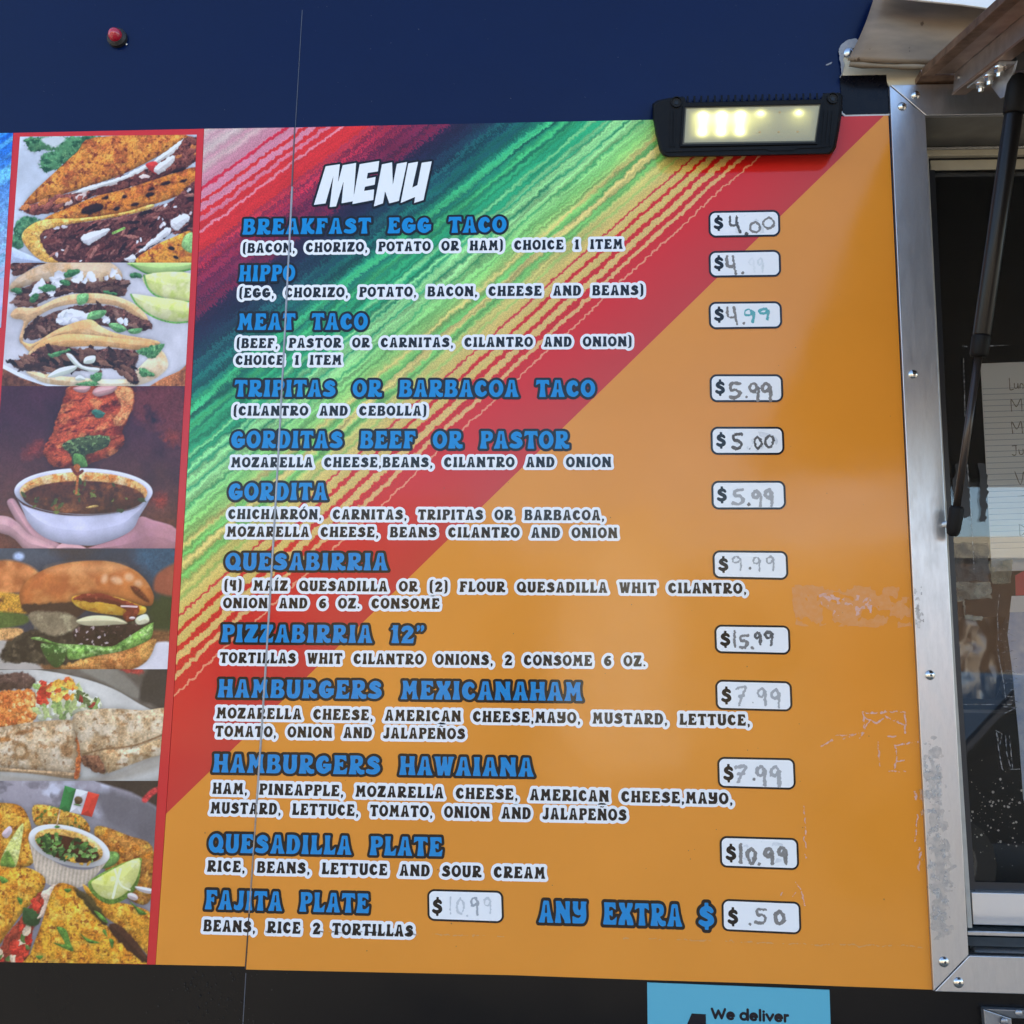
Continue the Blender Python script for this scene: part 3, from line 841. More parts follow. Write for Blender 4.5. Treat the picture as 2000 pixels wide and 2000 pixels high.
for bi, (q, chars, what) in enumerate(BOX):
    TL, TR, BR, BL = [np.array(p, float) for p in q]
    cx0, cy0 = TL[0] - 6, min(TL[1], TR[1]) - 6
    cx1, cy1 = BR[0] + 6, max(BR[1], BL[1]) + 6
    Rr = 14.0

    def boxf(X, Y, q=(TL, TR, BR, BL), Rr=Rr):
        c = sum(q) / 4
        P = [p + (c - p) / np.linalg.norm(c - p) * 0 for p in q]
        ins = []
        for i, p in enumerate(P):      # inset corners so the rounded box keeps its size
            sx = 1 if i in (0, 3) else -1
            sy = 1 if i in (0, 1) else -1
            ins.append((p[0] + sx * Rr, p[1] + sy * Rr))
        return sd_poly(ins, X, Y) - Rr
    bo = decal_px('price_box', boxf, (cx0, cy0, cx1, cy1), 1.2, YF - .0002, WHITE, menu, iso=-4.0)
    bo['label'] = 'white price box holding ' + what
    decal_px('price_border', boxf, (cx0, cy0, cx1, cy1), 1.2, YF, INK, bo)
    # printed dollar sign
    wbox = (TR - TL)[0]; hbox = (BL - TL)[1]
    a = TL + (TR - TL) * .062 + (BL - TL) * .755
    b = TL + (TR - TL) * .205 + (BL - TL) * .755
    Line('$', a, b, hbox * .50, res=26).build('dollar_sign', -.01, YF - .0004, INK, bo)
    # marker writing
    groups = {}
    for ch, fx, fy, fw, fh, pen, colr in chars:
        groups.setdefault(colr, []).append((ch, fx, fy, fw, fh, pen))
    for colr, lst in groups.items():
        def wf(X, Y, lst=lst):
            d = np.full(X.shape, 1e3)
            for ch, fx, fy, fw, fh, pen in lst:
                for st_ in HW[ch]:
                    pp = []
                    for sx, sy in st_:
                        sx += random.uniform(-.05, .05); sy += random.uniform(-.03, .03)
                        o_ = TL + (TR - TL) * (fx + fw * sx) + (BL - TL) * (fy + fh * (1 - sy))
                        pp.append(tuple(o_))
                    d = np.minimum(d, sd_stroke(pp, [pen * random.uniform(.95, 1.5) for _ in pp], X, Y))
            n = fbm(X, Y, 3.2, bi * 3 + 5, 2)
            return d + (n - .44) * 3.6
        mm = mat('marker_%d_%d_%d' % colr, lin(colr), .5, noise=.55, nscale=300, ncol=tuple(v * .5 + .22 for v in lin(colr)))
        decal_px('handwritten_price', wf, (cx0, cy0, cx1, cy1), .8, YF - .0004, mm, bo)
    if bi in (0, 4, 10):
        def sf(X, Y):
            u_ = (X - TL[0]) / wbox; v_ = (Y - TL[1]) / hbox
            rg = (np.hypot((u_ - .58) / .34, (v_ - .52) / .36) - 1) * 14
            return np.maximum(rg, (.60 - fbm(X, Y, 16, bi + 40, 4)) * 40)
        smo = decal_px('marker_smear', sf, (cx0, cy0, cx1, cy1), 1.3, YF - .0003, mat('smear', lin((208, 212, 218)), .5, noise=.7, nscale=180, ncol=lin((232, 235, 238))), bo)
        if smo: smo['kind'] = 'stuff'


# ------------------------------------------------------------------ scuffs and tape residue on the orange field
def ragged(polys, strokes, nsc, th, seed, amp=7.0):
    def fld(X, Y):
        d = np.full(X.shape, 1e3)
        X, Y = X + (fbm(X, Y, 14, seed + 50, 3) - .5) * 9, Y + (fbm(X, Y, 14, seed + 70, 3) - .5) * 9
        for q in polys: d = np.minimum(d, sd_poly(q, X, Y))
        for pp, rad in strokes: d = np.minimum(d, sd_stroke(pp, rad, X, Y, False) + (fbm(X, Y, 4, seed + 90, 2) - .5) * 3.2)
        return np.maximum(d, (th - fbm(X, Y, nsc, seed, 4)) * amp * 4)
    return fld


SC = mat('scuff_pale', lin((214, 158, 128)), .6, noise=.9, nscale=260, ncol=lin((220, 182, 178)))
SC2 = mat('scuff_tan', (.70, .26, .045), .34, noise=.7, nscale=160, ncol=(.70, .31, .11))
decal_px('tape_residue', ragged([[(1545, 1142), (1775, 1146), (1782, 1225), (1556, 1222)]], [], 26, .50, 3), (1535, 1130, 1790, 1236), 1.6, -.0038, SC2, menu)
decal_px('scuff', ragged([[(1600, 1160), (1700, 1165), (1708, 1205), (1606, 1200)]], [], 9, .62, 4), (1590, 1150, 1720, 1216), 1.0, -.0040, SC, menu)
decal_px('scuff', ragged([], [([(1687, 1392), (1768, 1391), (1768, 1432)], 1.3), ([(1687, 1392), (1688, 1422)], 1.8), ([(1690, 1400), (1712, 1412), (1730, 1398), (1752, 1408)], 1.5),
                              ([(1742, 1404), (1766, 1420)], 1.2), ([(1700, 1410), (1690, 1425)], 1.2), ([(1735, 1440), (1750, 1438)], 1.8)], 7, .40, 5), (1680, 1384, 1775, 1446), .8, -.0040, SC, menu)
decal_px('scuff', ragged([], [([(1604, 1456), (1626, 1446)], 1.6), ([(1634, 1436), (1684, 1432)], 1.4), ([(1686, 1432), (1682, 1442)], 1.2), ([(1645, 1444), (1660, 1438)], 1)], 6, .36, 6), (1595, 1425, 1692, 1462), .8, -.0040, SC, menu)
decal_px('scuff', ragged([], [([(1715, 1450), (1717, 1494)], 1.3), ([(1748, 1500), (1748, 1454), (1790, 1450)], 1.4), ([(1748, 1486), (1768, 1484)], 1.4), ([(1735, 1506), (1768, 1507)], .7)], 6, .34, 7), (1706, 1444, 1796, 1512), .8, -.0040, SC, menu)
decal_px('scuff', ragged([], [([(1570, 1575), (1573, 1676)], 1.1), ([(1792, 1586), (1787, 1644)], 1.3), ([(1786, 1546), (1790, 1562)], 1.2), ([(1796, 1655), (1795, 1700)], 2.2)], 7, .42, 8), (1560, 1540, 1804, 1710), .9, -.0040, SC, menu)
decal_px('scuff', ragged([], [([(1554, 1724), (1566, 1738)], 1.0), ([(1568, 1742), (1571, 1768)], 1.1), ([(1527, 1744), (1524, 1752)], 1.2), ([(1548, 1752), (1556, 1744)], .7)], 6, .36, 9), (1515, 1716, 1580, 1775), .8, -.0040, SC, menu)
decal_px('scratch_line', ragged([], [([(1215, 1832), (1400, 1838), (1600, 1845), (1818, 1849)], .9), ([(520, 1818), (880, 1826), (1000, 1829)], .6)], 40, .38, 10), (510, 1810, 1822, 1856), 1.3, -.0040,
         mat('scratch', lin((214, 152, 88)), .4), menu)
for o_ in list(menu.children):
    if o_.name.startswith(('scuff', 'tape_residue', 'scratch_line')): o_['kind'] = 'stuff'
specks = []
for k in range(90):
    x, y = random.uniform(330, 1790), random.uniform(520, 1870)
    if (1722 - x) * .697 - (y - 232) * .717 > 0 and random.random() < .75: continue
    specks.append(([(x, y), (x + random.uniform(-1, 1), y + random.uniform(-.5, 2.5))], random.uniform(.4, 1.0)))
sm = MB()
for (a, b), r_ in specks:
    p, q = V(a[0], a[1], -.0040), V(b[0], b[1], -.0040)
    rr = r_ * .00075
    n = 7
    ring = [p + Vector((math.cos(t) * rr * random.uniform(.7, 1.3), 0, math.sin(t) * rr * random.uniform(.8, 1.8))) for t in np.linspace(0, 2 * math.pi, n, endpoint=False)]
    sm.add(ring, [tuple(range(n))])
so = sm.build('dirt_specks', mat('dirt', (.10, .06, .03), .7), menu)
so['kind'] = 'stuff'

# dust on the navy above, road splash on the black below
def dots(name, n, fx, fy, rad, Y, m):
    q_ = MB()
    for k in range(n):
        c_ = V(fx(), fy(), Y)
        rr = .00078 * rad()
        q_.add([c_ + Vector((math.cos(t) * rr * random.uniform(.6, 1.3), 0, math.sin(t) * rr * random.uniform(.6, 1.3))) for t in np.linspace(0, 2 * math.pi, 7, endpoint=False)], [tuple(range(7))])
    o_ = q_.build(name, m, truck); o_['kind'] = 'stuff'
    return o_


dots('dust_specks', 60, lambda: random.uniform(20, 1600), lambda: random.uniform(5, 235), lambda: random.choice([.3, .4, .5, .8]), -.0010, mat('dust_pale', (.10, .12, .17), .8))
dots('splash_specks', 160, lambda: random.gauss(410, 60), lambda: random.uniform(1896, 2000), lambda: random.choice([.4, .6, .8, 1.2, 1.8]), -.0012, mat('splash', (.006, .005, .004), .7))
# ------------------------------------------------------------------ strip of printed food pictures
ST = 1.12


class Paint:
    """paints a printed picture onto a fine grid; coordinates are those of a local frame (ox, oy, scale)"""
    def __init__(s, quad, nx, ny, ox, oy, sc, seed):
        TL, TR, BR, BL = [np.array(q, float) for q in quad]
        u_, v_ = np.meshgrid(np.linspace(0, 1, nx), np.linspace(0, 1, ny))
        P = (TL * (1 - u_[..., None]) + TR * u_[..., None]) * (1 - v_[..., None]) + (BL * (1 - u_[..., None]) + BR * u_[..., None]) * v_[..., None]
        s.px, s.py = P[..., 0], P[..., 1]
        s.X, s.Y = (s.px - ox) * sc, (s.py - oy) * sc
        s.c = np.zeros(s.X.shape + (3,))
        s.sm = np.zeros(s.X.shape)
        s.nx, s.ny, s.seed, s.sc = nx, ny, seed, sc
        s.rng = np.random.default_rng(seed)

    def n(s, sc, sd=0, o=4, ang=0, stretch=1):
        ca, sa = math.cos(ang), math.sin(ang)
        return fbm((s.X * ca + s.Y * sa) / stretch, -s.X * sa + s.Y * ca, sc, s.seed * 31 + sd, o)

    def put(s, m, col, a=1.0):
        m = np.clip(m, 0, 1)[..., None] * a
        s.c = s.c * (1 - m) + (np.array(col, float) if np.ndim(col) < 3 else col) * m

    def m_poly(s, pts, soft=4, round_=True, wob=0, wsc=25):
        P = smooth_path([(p[0], p[1], 1) for p in pts] if round_ else pts, sub=4)
        d = sd_poly(P, s.X, s.Y)
        if wob: d = d + (s.n(wsc, 77) - .5) * wob
        return np.clip(.5 - d / soft, 0, 1), d

    def poly(s, pts, col, soft=4, round_=True, wob=0, tex=None, shade=None, a=1.0, sm=0.0):
        m, d = s.m_poly(pts, soft, round_, wob)
        c = np.broadcast_to(np.array(col, float), s.c.shape).copy()
        for t in (tex or []):        # (colour, noise scale, low, high, strength, stretch, angle)
            tc, sc, lo, hi, st = t[:5]
            nn = s.n(sc, int(sc) + int(sum(tc)), 4, t[6] if len(t) > 6 else 0, t[5] if len(t) > 5 else 1)
            k = np.clip((nn - lo) / (hi - lo), 0, 1)[..., None] * st
            c = c * (1 - k) + np.array(tc, float) * k
        if shade:                     # darken towards the rim: (width, amount)
            k = np.clip(1 + d / shade[0], 0, 1)[..., None] * shade[1]
            c = c * (1 - k)
        if soft <= 10 and a == 1.0:   # soft contact shade around, and light from above across the piece
            halo = np.clip(1 - d / (26 + soft), 0, 1) ** 2 * .13
            s.c = s.c * (1 - halo[..., None])
            gy = np.gradient(d, axis=0) / (ST * s.sc)
            k = np.exp(np.clip(d, -400, 0) / 46.0) * np.clip(gy, -1, 1) * .20
            c = c * (1 - k[..., None])
        s.put(m, c, a)
        if a == 1.0: s.sm = s.sm * (1 - m) + sm * m
        return m

    def ell(s, cx, cy, rx, ry, col, rot_=0, soft=4, a=1.0, **kw):
        t = np.linspace(0, 2 * math.pi, 22, endpoint=False)
        ca, sa = math.cos(rot_), math.sin(rot_)
        pts = [(cx + rx * math.cos(q) * ca - ry * math.sin(q) * sa, cy + rx * math.cos(q) * sa + ry * math.sin(q) * ca) for q in t]
        return s.poly(pts, col, soft, a=a, **kw)

    def line(s, pts, w_, col, soft=3, a=1.0):
        d = sd_stroke(pts, w_, s.X, s.Y)
        s.put(np.clip(.5 - d / soft, 0, 1), col, a)

    def scatter(s, mask, n, size, cols, asp=1.8, soft=4, ang=None, a=1.0):
        ys, xs_ = np.nonzero(mask > .5)
        if not len(ys): return
        for k in range(n):
            i = s.rng.integers(len(ys))
            cx, cy = s.X[ys[i], xs_[i]], s.Y[ys[i], xs_[i]]
            r_ = s.rng.uniform(*size)
            an = s.rng.uniform(0, math.pi) if ang is None else ang + s.rng.normal(0, .35)
            rx, ry = r_ * asp, r_
            ca, sa = math.cos(an), math.sin(an)
            w0 = (rx + 8)
            sl = np.s_[max(ys[i] - int(w0 / s.sc * 1.2) - 4, 0):ys[i] + int(w0 / s.sc * 1.2) + 5, max(xs_[i] - int(w0 / s.sc * 1.2) - 4, 0):xs_[i] + int(w0 / s.sc * 1.2) + 5]
            X, Y = s.X[sl] - cx, s.Y[sl] - cy
            uu, vv = (X * ca + Y * sa) / rx, (-X * sa + Y * ca) / ry
            wobble = (fbm(s.X[sl], s.Y[sl], r_ * .9, k, 2) - .5) * .9
            m = np.clip((1 - np.hypot(uu, vv) + wobble) * ry / soft, 0, 1)[..., None] * a
            c = np.array(cols[s.rng.integers(len(cols))], float)
            c = c * (1 + .25 * (-vv[..., None] * .5))
            s.c[sl] = s.c[sl] * (1 - m) + c * m

    def finish(s, name, Y, parent, label):
        lum = s.c.mean(-1); satn = s.c.max(-1) - s.c.min(-1)
        food = np.clip((satn - 18) / 60, 0, 1) * np.clip((245 - lum) / 60, 0, 1)     # plates and cups stay smooth
        crumb = (s.n(8, 411, 3) - .5) * .55 + (s.n(20, 433, 3) - .5) * .40
        s.c = s.c * (1 + (crumb * food * (1 - s.sm * .85))[..., None])
        s.c = s.c * (1 + (s.n(130, 555, 3) - .5)[..., None] * .22)
        noise = (s.n(9, 901, 2) - .5)[..., None] * 10
        c = np.clip(linA(np.clip((s.c - 128) * 1.04 + 126 + noise, 2, 250)) * 1.06, 0.002, .84)
        P = at(s.px, s.py, Y).reshape(-1, 3)
        idx = np.arange(s.nx * s.ny).reshape(s.ny, s.nx)
        q = np.stack([idx[1:, :-1], idx[1:, 1:], idx[:-1, 1:], idx[:-1, :-1]], -1).reshape(-1, 4)
        me = bpy.data.meshes.new(name)
        me.vertices.add(len(P)); me.vertices.foreach_set('co', P.ravel().astype(np.float32))
        me.loops.add(q.size); me.loops.foreach_set('vertex_index', q.ravel().astype(np.int32))
        me.polygons.add(len(q)); me.polygons.foreach_set('loop_start', (np.arange(len(q)) * 4).astype(np.int32))
        me.update()
        ca = me.color_attributes.new('print', 'FLOAT_COLOR', 'POINT')
        ca.data.foreach_set('color', np.concatenate([c.reshape(-1, 3), np.ones((len(P), 1))], 1).ravel().astype(np.float32))
        o = link(name, me, attr_mat('photo_print'), parent)
        o['label'] = label
        return o


strip = empty('food_picture_strip', V(140, 1880, -.002), 'red-bordered column of six printed food pictures beside the menu', 'poster')
FRAMERED = vinyl('frame_red', (206, 44, 48))
redge = [(seam, y) for seam, y in [(398.2, 252), (374.8, 770), (343, 1290), (303.4, 1884)]]
slab('red_border', [(26, 259.5), (398.2, 251.5), (ledge(500) - .8, 500), (ledge(770) - .8, 770), (ledge(1050) - .8, 1050), (ledge(1290) - .8, 1290), (ledge(1600) - .8, 1600), (303.4, 1884), (-90, 1876)], -.0030, -.0008, FRAMERED, strip)
YP = -.0034
RX = {265: 384.3, 513: 373.6, 754: 361.0, 1071: 341.8, 1307: 326.8, 1525: 308.8, 1883: 286.8}
LX = {267: 39, 513: 21, 754: 3.0, 1071: -19, 1307: -35, 1525: -52, 1878: -78}


def quad(t, b): return [(LX[t[0]], t[0]), (RX[t[1]], t[1] if t[1] != 265 else 263), (RX[b[1]], b[1]), (LX[b[0]], b[0])]


def npx(w_, h): return int(w_ / ST), int(h / ST)


MEAT = [((58, 30, 30), 26, .50, .72, .85), ((150, 92, 80), 15, .55, .8, .75), ((38, 20, 24), 12, .58, .78, .7)]
# 1 ---- folded, griddled tacos with shredded beef
p = Paint(quad((267, 265), (513, 513)), *npx(350, 248), 0, 240, 3.714, 1)
p.c[:] = (196, 202, 216)
p.c += ((p.n(160, 1) - .5) * 22)[..., None]
GREEN = [((34, 74, 52), 28, .45, .68, .85), ((128, 176, 118), 17, .58, .78, .7)]
p.poly([(190, 112), (360, 96), (700, 96), (650, 170), (520, 250), (430, 335), (320, 352), (300, 250), (380, 200), (210, 196)], (84, 134, 92), 10, wob=60, tex=GREEN)
p.poly([(300, 110), (400, 96), (480, 110), (420, 170), (320, 150)], (206, 212, 218), 14, wob=40)
p.poly([(100, 770), (165, 676), (300, 716), (190, 800), (175, 890), (90, 930)], (80, 128, 92), 10, wob=40, tex=GREEN)
p.poly([(70, 905), (150, 930), (300, 1010), (60, 1030)], (186, 196, 224), 8)
TORT = [((166, 84, 44), 60, .46, .66, .8), ((236, 166, 78), 34, .55, .75, .6), ((112, 48, 30), 24, .60, .76, .8)]
p.poly([(168, 600), (240, 505), (400, 355), (560, 210), (690, 105), (1345, 85), (1260, 170), (1150, 240), (1000, 320), (850, 390), (640, 460), (420, 530), (250, 585)], (222, 138, 58), 6, tex=TORT, shade=(40, .18))
mm = p.poly([(160, 615), (400, 540), (640, 470), (900, 380), (1200, 240), (1330, 110), (1440, 120), (1440, 270), (1200, 390), (900, 480), (650, 545), (480, 625), (250, 668), (165, 640)], (128, 70, 58), 6, wob=26, tex=MEAT)
p.scatter(mm, 40, (10, 26), [(150, 84, 70), (196, 120, 66), (96, 50, 46), (214, 190, 184)], ang=-.4)
p.poly([(515, 515), (650, 458), (850, 402), (1000, 330), (1120, 270), (1210, 200), (1330, 110), (1310, 160), (1220, 250), (1030, 352), (820, 440), (610, 500)], (230, 224, 220), 6, wob=20)
p.poly([(1055, 305), (1130, 280), (1168, 345), (1130, 372)], (206, 62, 58), 6, sm=1.0)
p.poly([(1120, 330), (1200, 260), (1270, 240), (1240, 310), (1150, 370)], (222, 214, 212), 6, wob=20)
p.poly([(330, 690), (500, 612), (700, 532), (900, 482), (1150, 402), (1440, 318), (1440, 450), (1250, 545), (1100, 595), (900, 655), (600, 700), (350, 750)], (220, 132, 50), 6, tex=TORT, shade=(30, .2))
for cx, cy, rx, ry in [(670, 625, 85, 34), (842, 622, 26, 14), (905, 538, 20, 12), (1085, 518, 34, 16), (980, 592, 30, 14), (760, 545, 26, 10), (1200, 440, 40, 13), (1290, 345, 60, 14), (1100, 480, 24, 10), (1330, 420, 30, 12)]:
    p.ell(cx, cy, rx, ry, (48, 26, 26), -.3, 10, wob=16)
p.poly([(158, 835), (200, 758), (330, 700), (600, 690), (900, 648), (1100, 590), (1090, 625), (880, 678), (600, 722), (400, 760), (350, 800), (340, 900), (400, 985), (500, 1015), (330, 1010), (225, 940)], (230, 172, 84), 6, tex=[((246, 206, 128), 40, .5, .7, .7), ((176, 98, 44), 30, .6, .75, .6)])
mm = p.poly([(298, 800), (430, 752), (800, 690), (1050, 640), (1250, 560), (1440, 430), (1440, 810), (1250, 800), (1090, 900), (985, 1015), (480, 1015), (375, 975), (310, 890)], (96, 52, 50), 8, wob=20, tex=MEAT)
p.scatter(mm, 130, (8, 17), [(132, 76, 68), (66, 34, 36), (108, 56, 52), (160, 104, 92), (46, 26, 30)], asp=4, ang=-.55)
for q in [[(585, 850), (625, 800), (785, 768), (765, 812), (640, 885)], [(980, 955), (1100, 850), (1215, 755), (1235, 800), (1080, 905)], [(1230, 720), (1330, 660), (1380, 690), (1290, 780)], [(905, 985), (960, 955), (990, 990), (940, 1015)]]:
    p.poly(q, (222, 218, 222), 6, wob=26)
p.scatter(mm, 16, (7, 14), [(226, 222, 226), (206, 196, 200)])
p.line([(820, 800), (900, 764)], 9, (140, 180, 92))
p.poly([(990, 1015), (1100, 905), (1250, 832), (1400, 790), (1400, 1015)], (228, 150, 54), 6, tex=TORT)
p.ell(1245, 910, 24, 14, (40, 26, 26), .2); p.ell(1275, 975, 20, 11, (40, 26, 26), .4)
p.poly([(1320, 900), (1340, 820), (1400, 800), (1400, 940)], (150, 192, 120), 8)
p.finish('food_picture', YP, strip, 'picture of crisp folded tacos stuffed with shredded beef')

# 2 ---- three soft tacos with lime wedges
p = Paint(quad((513, 513), (754, 754)), *npx(362, 242), 0, 240, 3.714, 2)
p.c[:] = (206, 202, 210)
p.c += ((p.n(240, 3) - .5) * 26)[..., None]
p.poly([(0, 1780), (150, 1850), (330, 1905), (330, 1960), (0, 1960)], (112, 66, 48), 8, tex=[((70, 38, 30), 40, .45, .7, .8)])
p.poly([(1390, 1740), (1300, 1800), (1150, 1870), (1060, 1960), (1420, 1960)], (176, 108, 66), 8, tex=[((130, 74, 46), 40, .45, .7, .8)])
p.line([(0, 1755), (200, 1850), (420, 1915), (560, 1920)], 14, (224, 226, 236))
SOFT = [((206, 156, 104), 70, .48, .72, .6), ((240, 206, 164), 80, .52, .78, .45)]
p.poly([(80, 1030), (160, 1010), (330, 1010), (230, 1050), (180, 1090), (100, 1105)], (104, 66, 54), 8, wob=30, tex=MEAT)
p.poly([(70, 1180), (160, 1100), (330, 1020), (520, 985), (760, 1000), (880, 1080), (860, 1180), (700, 1160), (400, 1150), (200, 1180), (90, 1230)], (222, 192, 162), 8, sm=.75, tex=SOFT, shade=(60, .12))
for q in [[(950, 1010), (1380, 1000), (1380, 1060), (1200, 1100), (1080, 1090), (970, 1050)]]:
    p.poly(q, (176, 204, 126), 6, sm=1.0); p.line([(955, 1030), (1070, 1092), (1200, 1100), (1380, 1062)], 7, (96, 150, 72))
for q, rim in [([(1045, 1105), (1390, 1095), (1390, 1290), (1250, 1280), (1110, 1230)], [(1045, 1105), (1070, 1190), (1130, 1250), (1250, 1290), (1390, 1298)]),
               ([(950, 1245), (1100, 1260), (1390, 1310), (1390, 1430), (1250, 1440), (1110, 1400), (1000, 1320)], [(950, 1245), (1000, 1325), (1110, 1405), (1250, 1448), (1390, 1440)])]:
    p.poly(q, (214, 216, 140), 8, sm=1.0, tex=[((232, 226, 176), 60, .45, .65, .8), ((190, 204, 96), 50, .55, .75, .6)])
    p.line(rim, 7, (116, 168, 86))
mm = p.poly([(100, 1290), (170, 1200), (330, 1150), (560, 1150), (700, 1150), (905, 1135), (920, 1220), (860, 1260), (640, 1235), (450, 1240), (330, 1290), (240, 1330), (130, 1335)], (92, 62, 54), 8, wob=24, tex=MEAT)
p.scatter(mm, 50, (9, 20), [(116, 80, 68), (66, 44, 42), (134, 98, 86)], asp=2.5, ang=-.1)
p.scatter(p.m_poly([(200, 1230), (420, 1100), (640, 1100), (900, 1080), (940, 1120), (600, 1150), (300, 1260)])[0], 24, (16, 32), [(230, 228, 236), (214, 214, 222)], asp=1.5)
for cx, cy, rx, ry, a_ in [(520, 1090, 60, 28, -.3), (345, 1200, 60, 24, 0), (120, 1218, 45, 20, .2), (470, 1160, 40, 18, .3), (985, 1110, 45, 20, .1), (800, 1235, 50, 14, .2), (250, 1270, 40, 24, -.7)]:
    p.ell(cx, cy, rx, ry, (74, 124, 78), a_, 8, wob=24, tex=[((44, 88, 56), 20, .5, .7, .8)])
p.poly([(75, 1390), (130, 1340), (260, 1340), (420, 1270), (560, 1240), (760, 1240), (930, 1290), (1040, 1370), (1075, 1440), (1000, 1420), (850, 1330), (600, 1310), (400, 1340), (250, 1420), (190, 1480), (160, 1600), (140, 1560), (170, 1440), (100, 1420)], (226, 180, 134), 8, sm=.75, tex=SOFT)
mm = p.poly([(185, 1500), (260, 1430), (420, 1360), (620, 1320), (860, 1340), (1000, 1410), (1100, 1450), (1080, 1500), (930, 1500), (700, 1470), (480, 1490), (300, 1560), (210, 1575)], (96, 64, 56), 8, wob=24, tex=MEAT)
p.scatter(mm, 50, (9, 20), [(122, 84, 70), (66, 44, 42), (140, 102, 88)], asp=2.2)
p.poly([(420, 1410), (470, 1350), (620, 1380), (580, 1450), (440, 1470)], (230, 228, 240), 6, wob=20)
p.scatter(p.m_poly([(340, 1430), (620, 1350), (900, 1430), (900, 1500), (400, 1470)])[0], 16, (14, 28), [(232, 230, 240), (212, 214, 222)], asp=1.4)
for q in [[(630, 1420), (660, 1370), (770, 1360), (740, 1410), (660, 1430)], [(560, 1250), (640, 1240), (630, 1300), (570, 1320)], [(785, 1460), (860, 1455), (920, 1500), (850, 1520)], [(930, 1500), (1030, 1490), (1010, 1525), (950, 1530)]]:
    p.poly(q, (122, 172, 112), 6, tex=[((70, 124, 74), 30, .5, .7, .7)])
p.poly([(150, 1580), (240, 1600), (430, 1490), (640, 1425), (740, 1480), (860, 1530), (1140, 1580), (1140, 1620), (1080, 1640), (700, 1560), (440, 1560), (260, 1620), (215, 1660)], (230, 176, 120), 6, sm=.75, tex=SOFT)
p.poly([(215, 1660), (330, 1570), (520, 1530), (860, 1560), (1100, 1590), (1130, 1640), (1000, 1650), (700, 1620), (400, 1640), (230, 1700)], (222, 164, 106), 8, sm=.75, tex=SOFT)
p.poly([(200, 1800), (480, 1840), (900, 1860), (1000, 1780), (1150, 1650), (1215, 1720), (1200, 1800), (1050, 1890), (800, 1925), (400, 1900), (260, 1860)], (230, 208, 178), 8, sm=.75, tex=SOFT)
mm = p.poly([(95, 1740), (200, 1690), (330, 1620), (600, 1640), (900, 1640), (1010, 1680), (980, 1780), (1005, 1890), (940, 1880), (820, 1780), (600, 1800), (400, 1810), (220, 1800), (110, 1770)], (84, 54, 48), 8, wob=24, tex=MEAT)
p.scatter(mm, 70, (10, 22), [(116, 78, 64), (60, 38, 38), (130, 90, 74), (40, 26, 28)], asp=2.8, ang=.5)
for q in [[(345, 1840), (430, 1780), (560, 1760), (520, 1810), (400, 1845)], [(480, 1680), (520, 1680), (600, 1760), (720, 1780), (690, 1810), (560, 1770)], [(620, 1700), (690, 1690), (680, 1740), (610, 1745)], [(545, 1850), (580, 1830), (620, 1860), (560, 1870)]]:
    p.poly(q, (220, 226, 214), 6)
for q in [[(990, 1650), (1080, 1620), (1190, 1605), (1130, 1700), (1030, 1690)], [(350, 1680), (440, 1650), (510, 1645), (430, 1690), (380, 1700)], [(550, 1900), (640, 1870), (720, 1890), (680, 1912)], [(1010, 1780), (1060, 1790), (1120, 1830), (1030, 1840)], [(660, 1830), (740, 1810), (730, 1870), (670, 1870)]]:
    p.poly(q, (84, 136, 86), 8, wob=24, tex=[((48, 92, 58), 20, .5, .7, .8), ((150, 190, 130), 16, .6, .75, .6)])
p.finish('food_picture', YP, strip, 'picture of three soft tacos with onion, cilantro and lime wedges')

# 3 ---- taco dipped in a bowl of broth
p = Paint(quad((754, 754), (1071, 1071)), *npx(364, 318), 0, 740, 3.331, 3)
p.c[:] = (74, 38, 56)
g_ = np.clip((p.Y - 300) / 600, 0, 1)[..., None]
p.c = p.c * (1 - g_) + np.array((104, 58, 48)) * g_
k_ = np.clip((p.n(190, 5) - .45) / .3, 0, 1)[..., None]
p.c = p.c * (1 - k_ * .6) + np.array((52, 26, 44)) * k_ * .6
for q, c_ in [([(860, 80), (1190, 60), (1190, 420), (1000, 330), (880, 250)], (106, 48, 54)), ([(150, 480), (260, 400), (280, 470), (190, 520)], (126, 50, 50)), ([(1060, 400), (1130, 340), (1150, 420)], (140, 56, 48)), ([(980, 780), (1080, 760), (1060, 830)], (138, 48, 36)), ([(950, 190), (1050, 260), (980, 300)], (46, 24, 44))]:
    p.poly(q, c_, 60, wob=60)
RT = [((122, 36, 30), 46, .45, .68, .85, 2.6, -.35), ((226, 138, 84), 34, .55, .75, .8, 2.2, -.35), ((88, 24, 26), 22, .6, .76, .8, 2.0, -.35)]
p.poly([(460, 40), (700, 40), (860, 60), (872, 150), (830, 280), (800, 330), (808, 420), (720, 500), (560, 560), (380, 575), (300, 520), (285, 450), (345, 350), (360, 280), (400, 180)], (192, 82, 52), 8, wob=20, tex=RT, shade=(60, .2))
p.poly([(740, 60), (850, 60), (868, 150), (810, 290), (750, 300), (740, 260), (790, 180)], (222, 150, 96), 10, tex=[((190, 96, 60), 30, .5, .7, .7)])
mm = p.poly([(400, 430), (520, 380), (690, 370), (710, 420), (620, 480), (560, 500), (565, 570), (480, 560), (460, 490)], (72, 84, 54), 8, wob=20, tex=[((40, 50, 40), 20, .45, .68, .85), ((132, 160, 100), 14, .58, .75, .8)])
p.poly([(480, 490), (540, 500), (568, 570), (490, 565)], (92, 134, 70), 6)
p.poly([(600, 200), (680, 220), (660, 250), (620, 245)], (60, 110, 96), 8, wob=20)
for q in [[(475, 60), (530, 44), (590, 50), (560, 88), (500, 84)], [(600, 90), (640, 50), (760, 44), (730, 90), (640, 115)]]:
    p.poly(q, (214, 160, 158), 8, sm=1.0, shade=(20, .2))
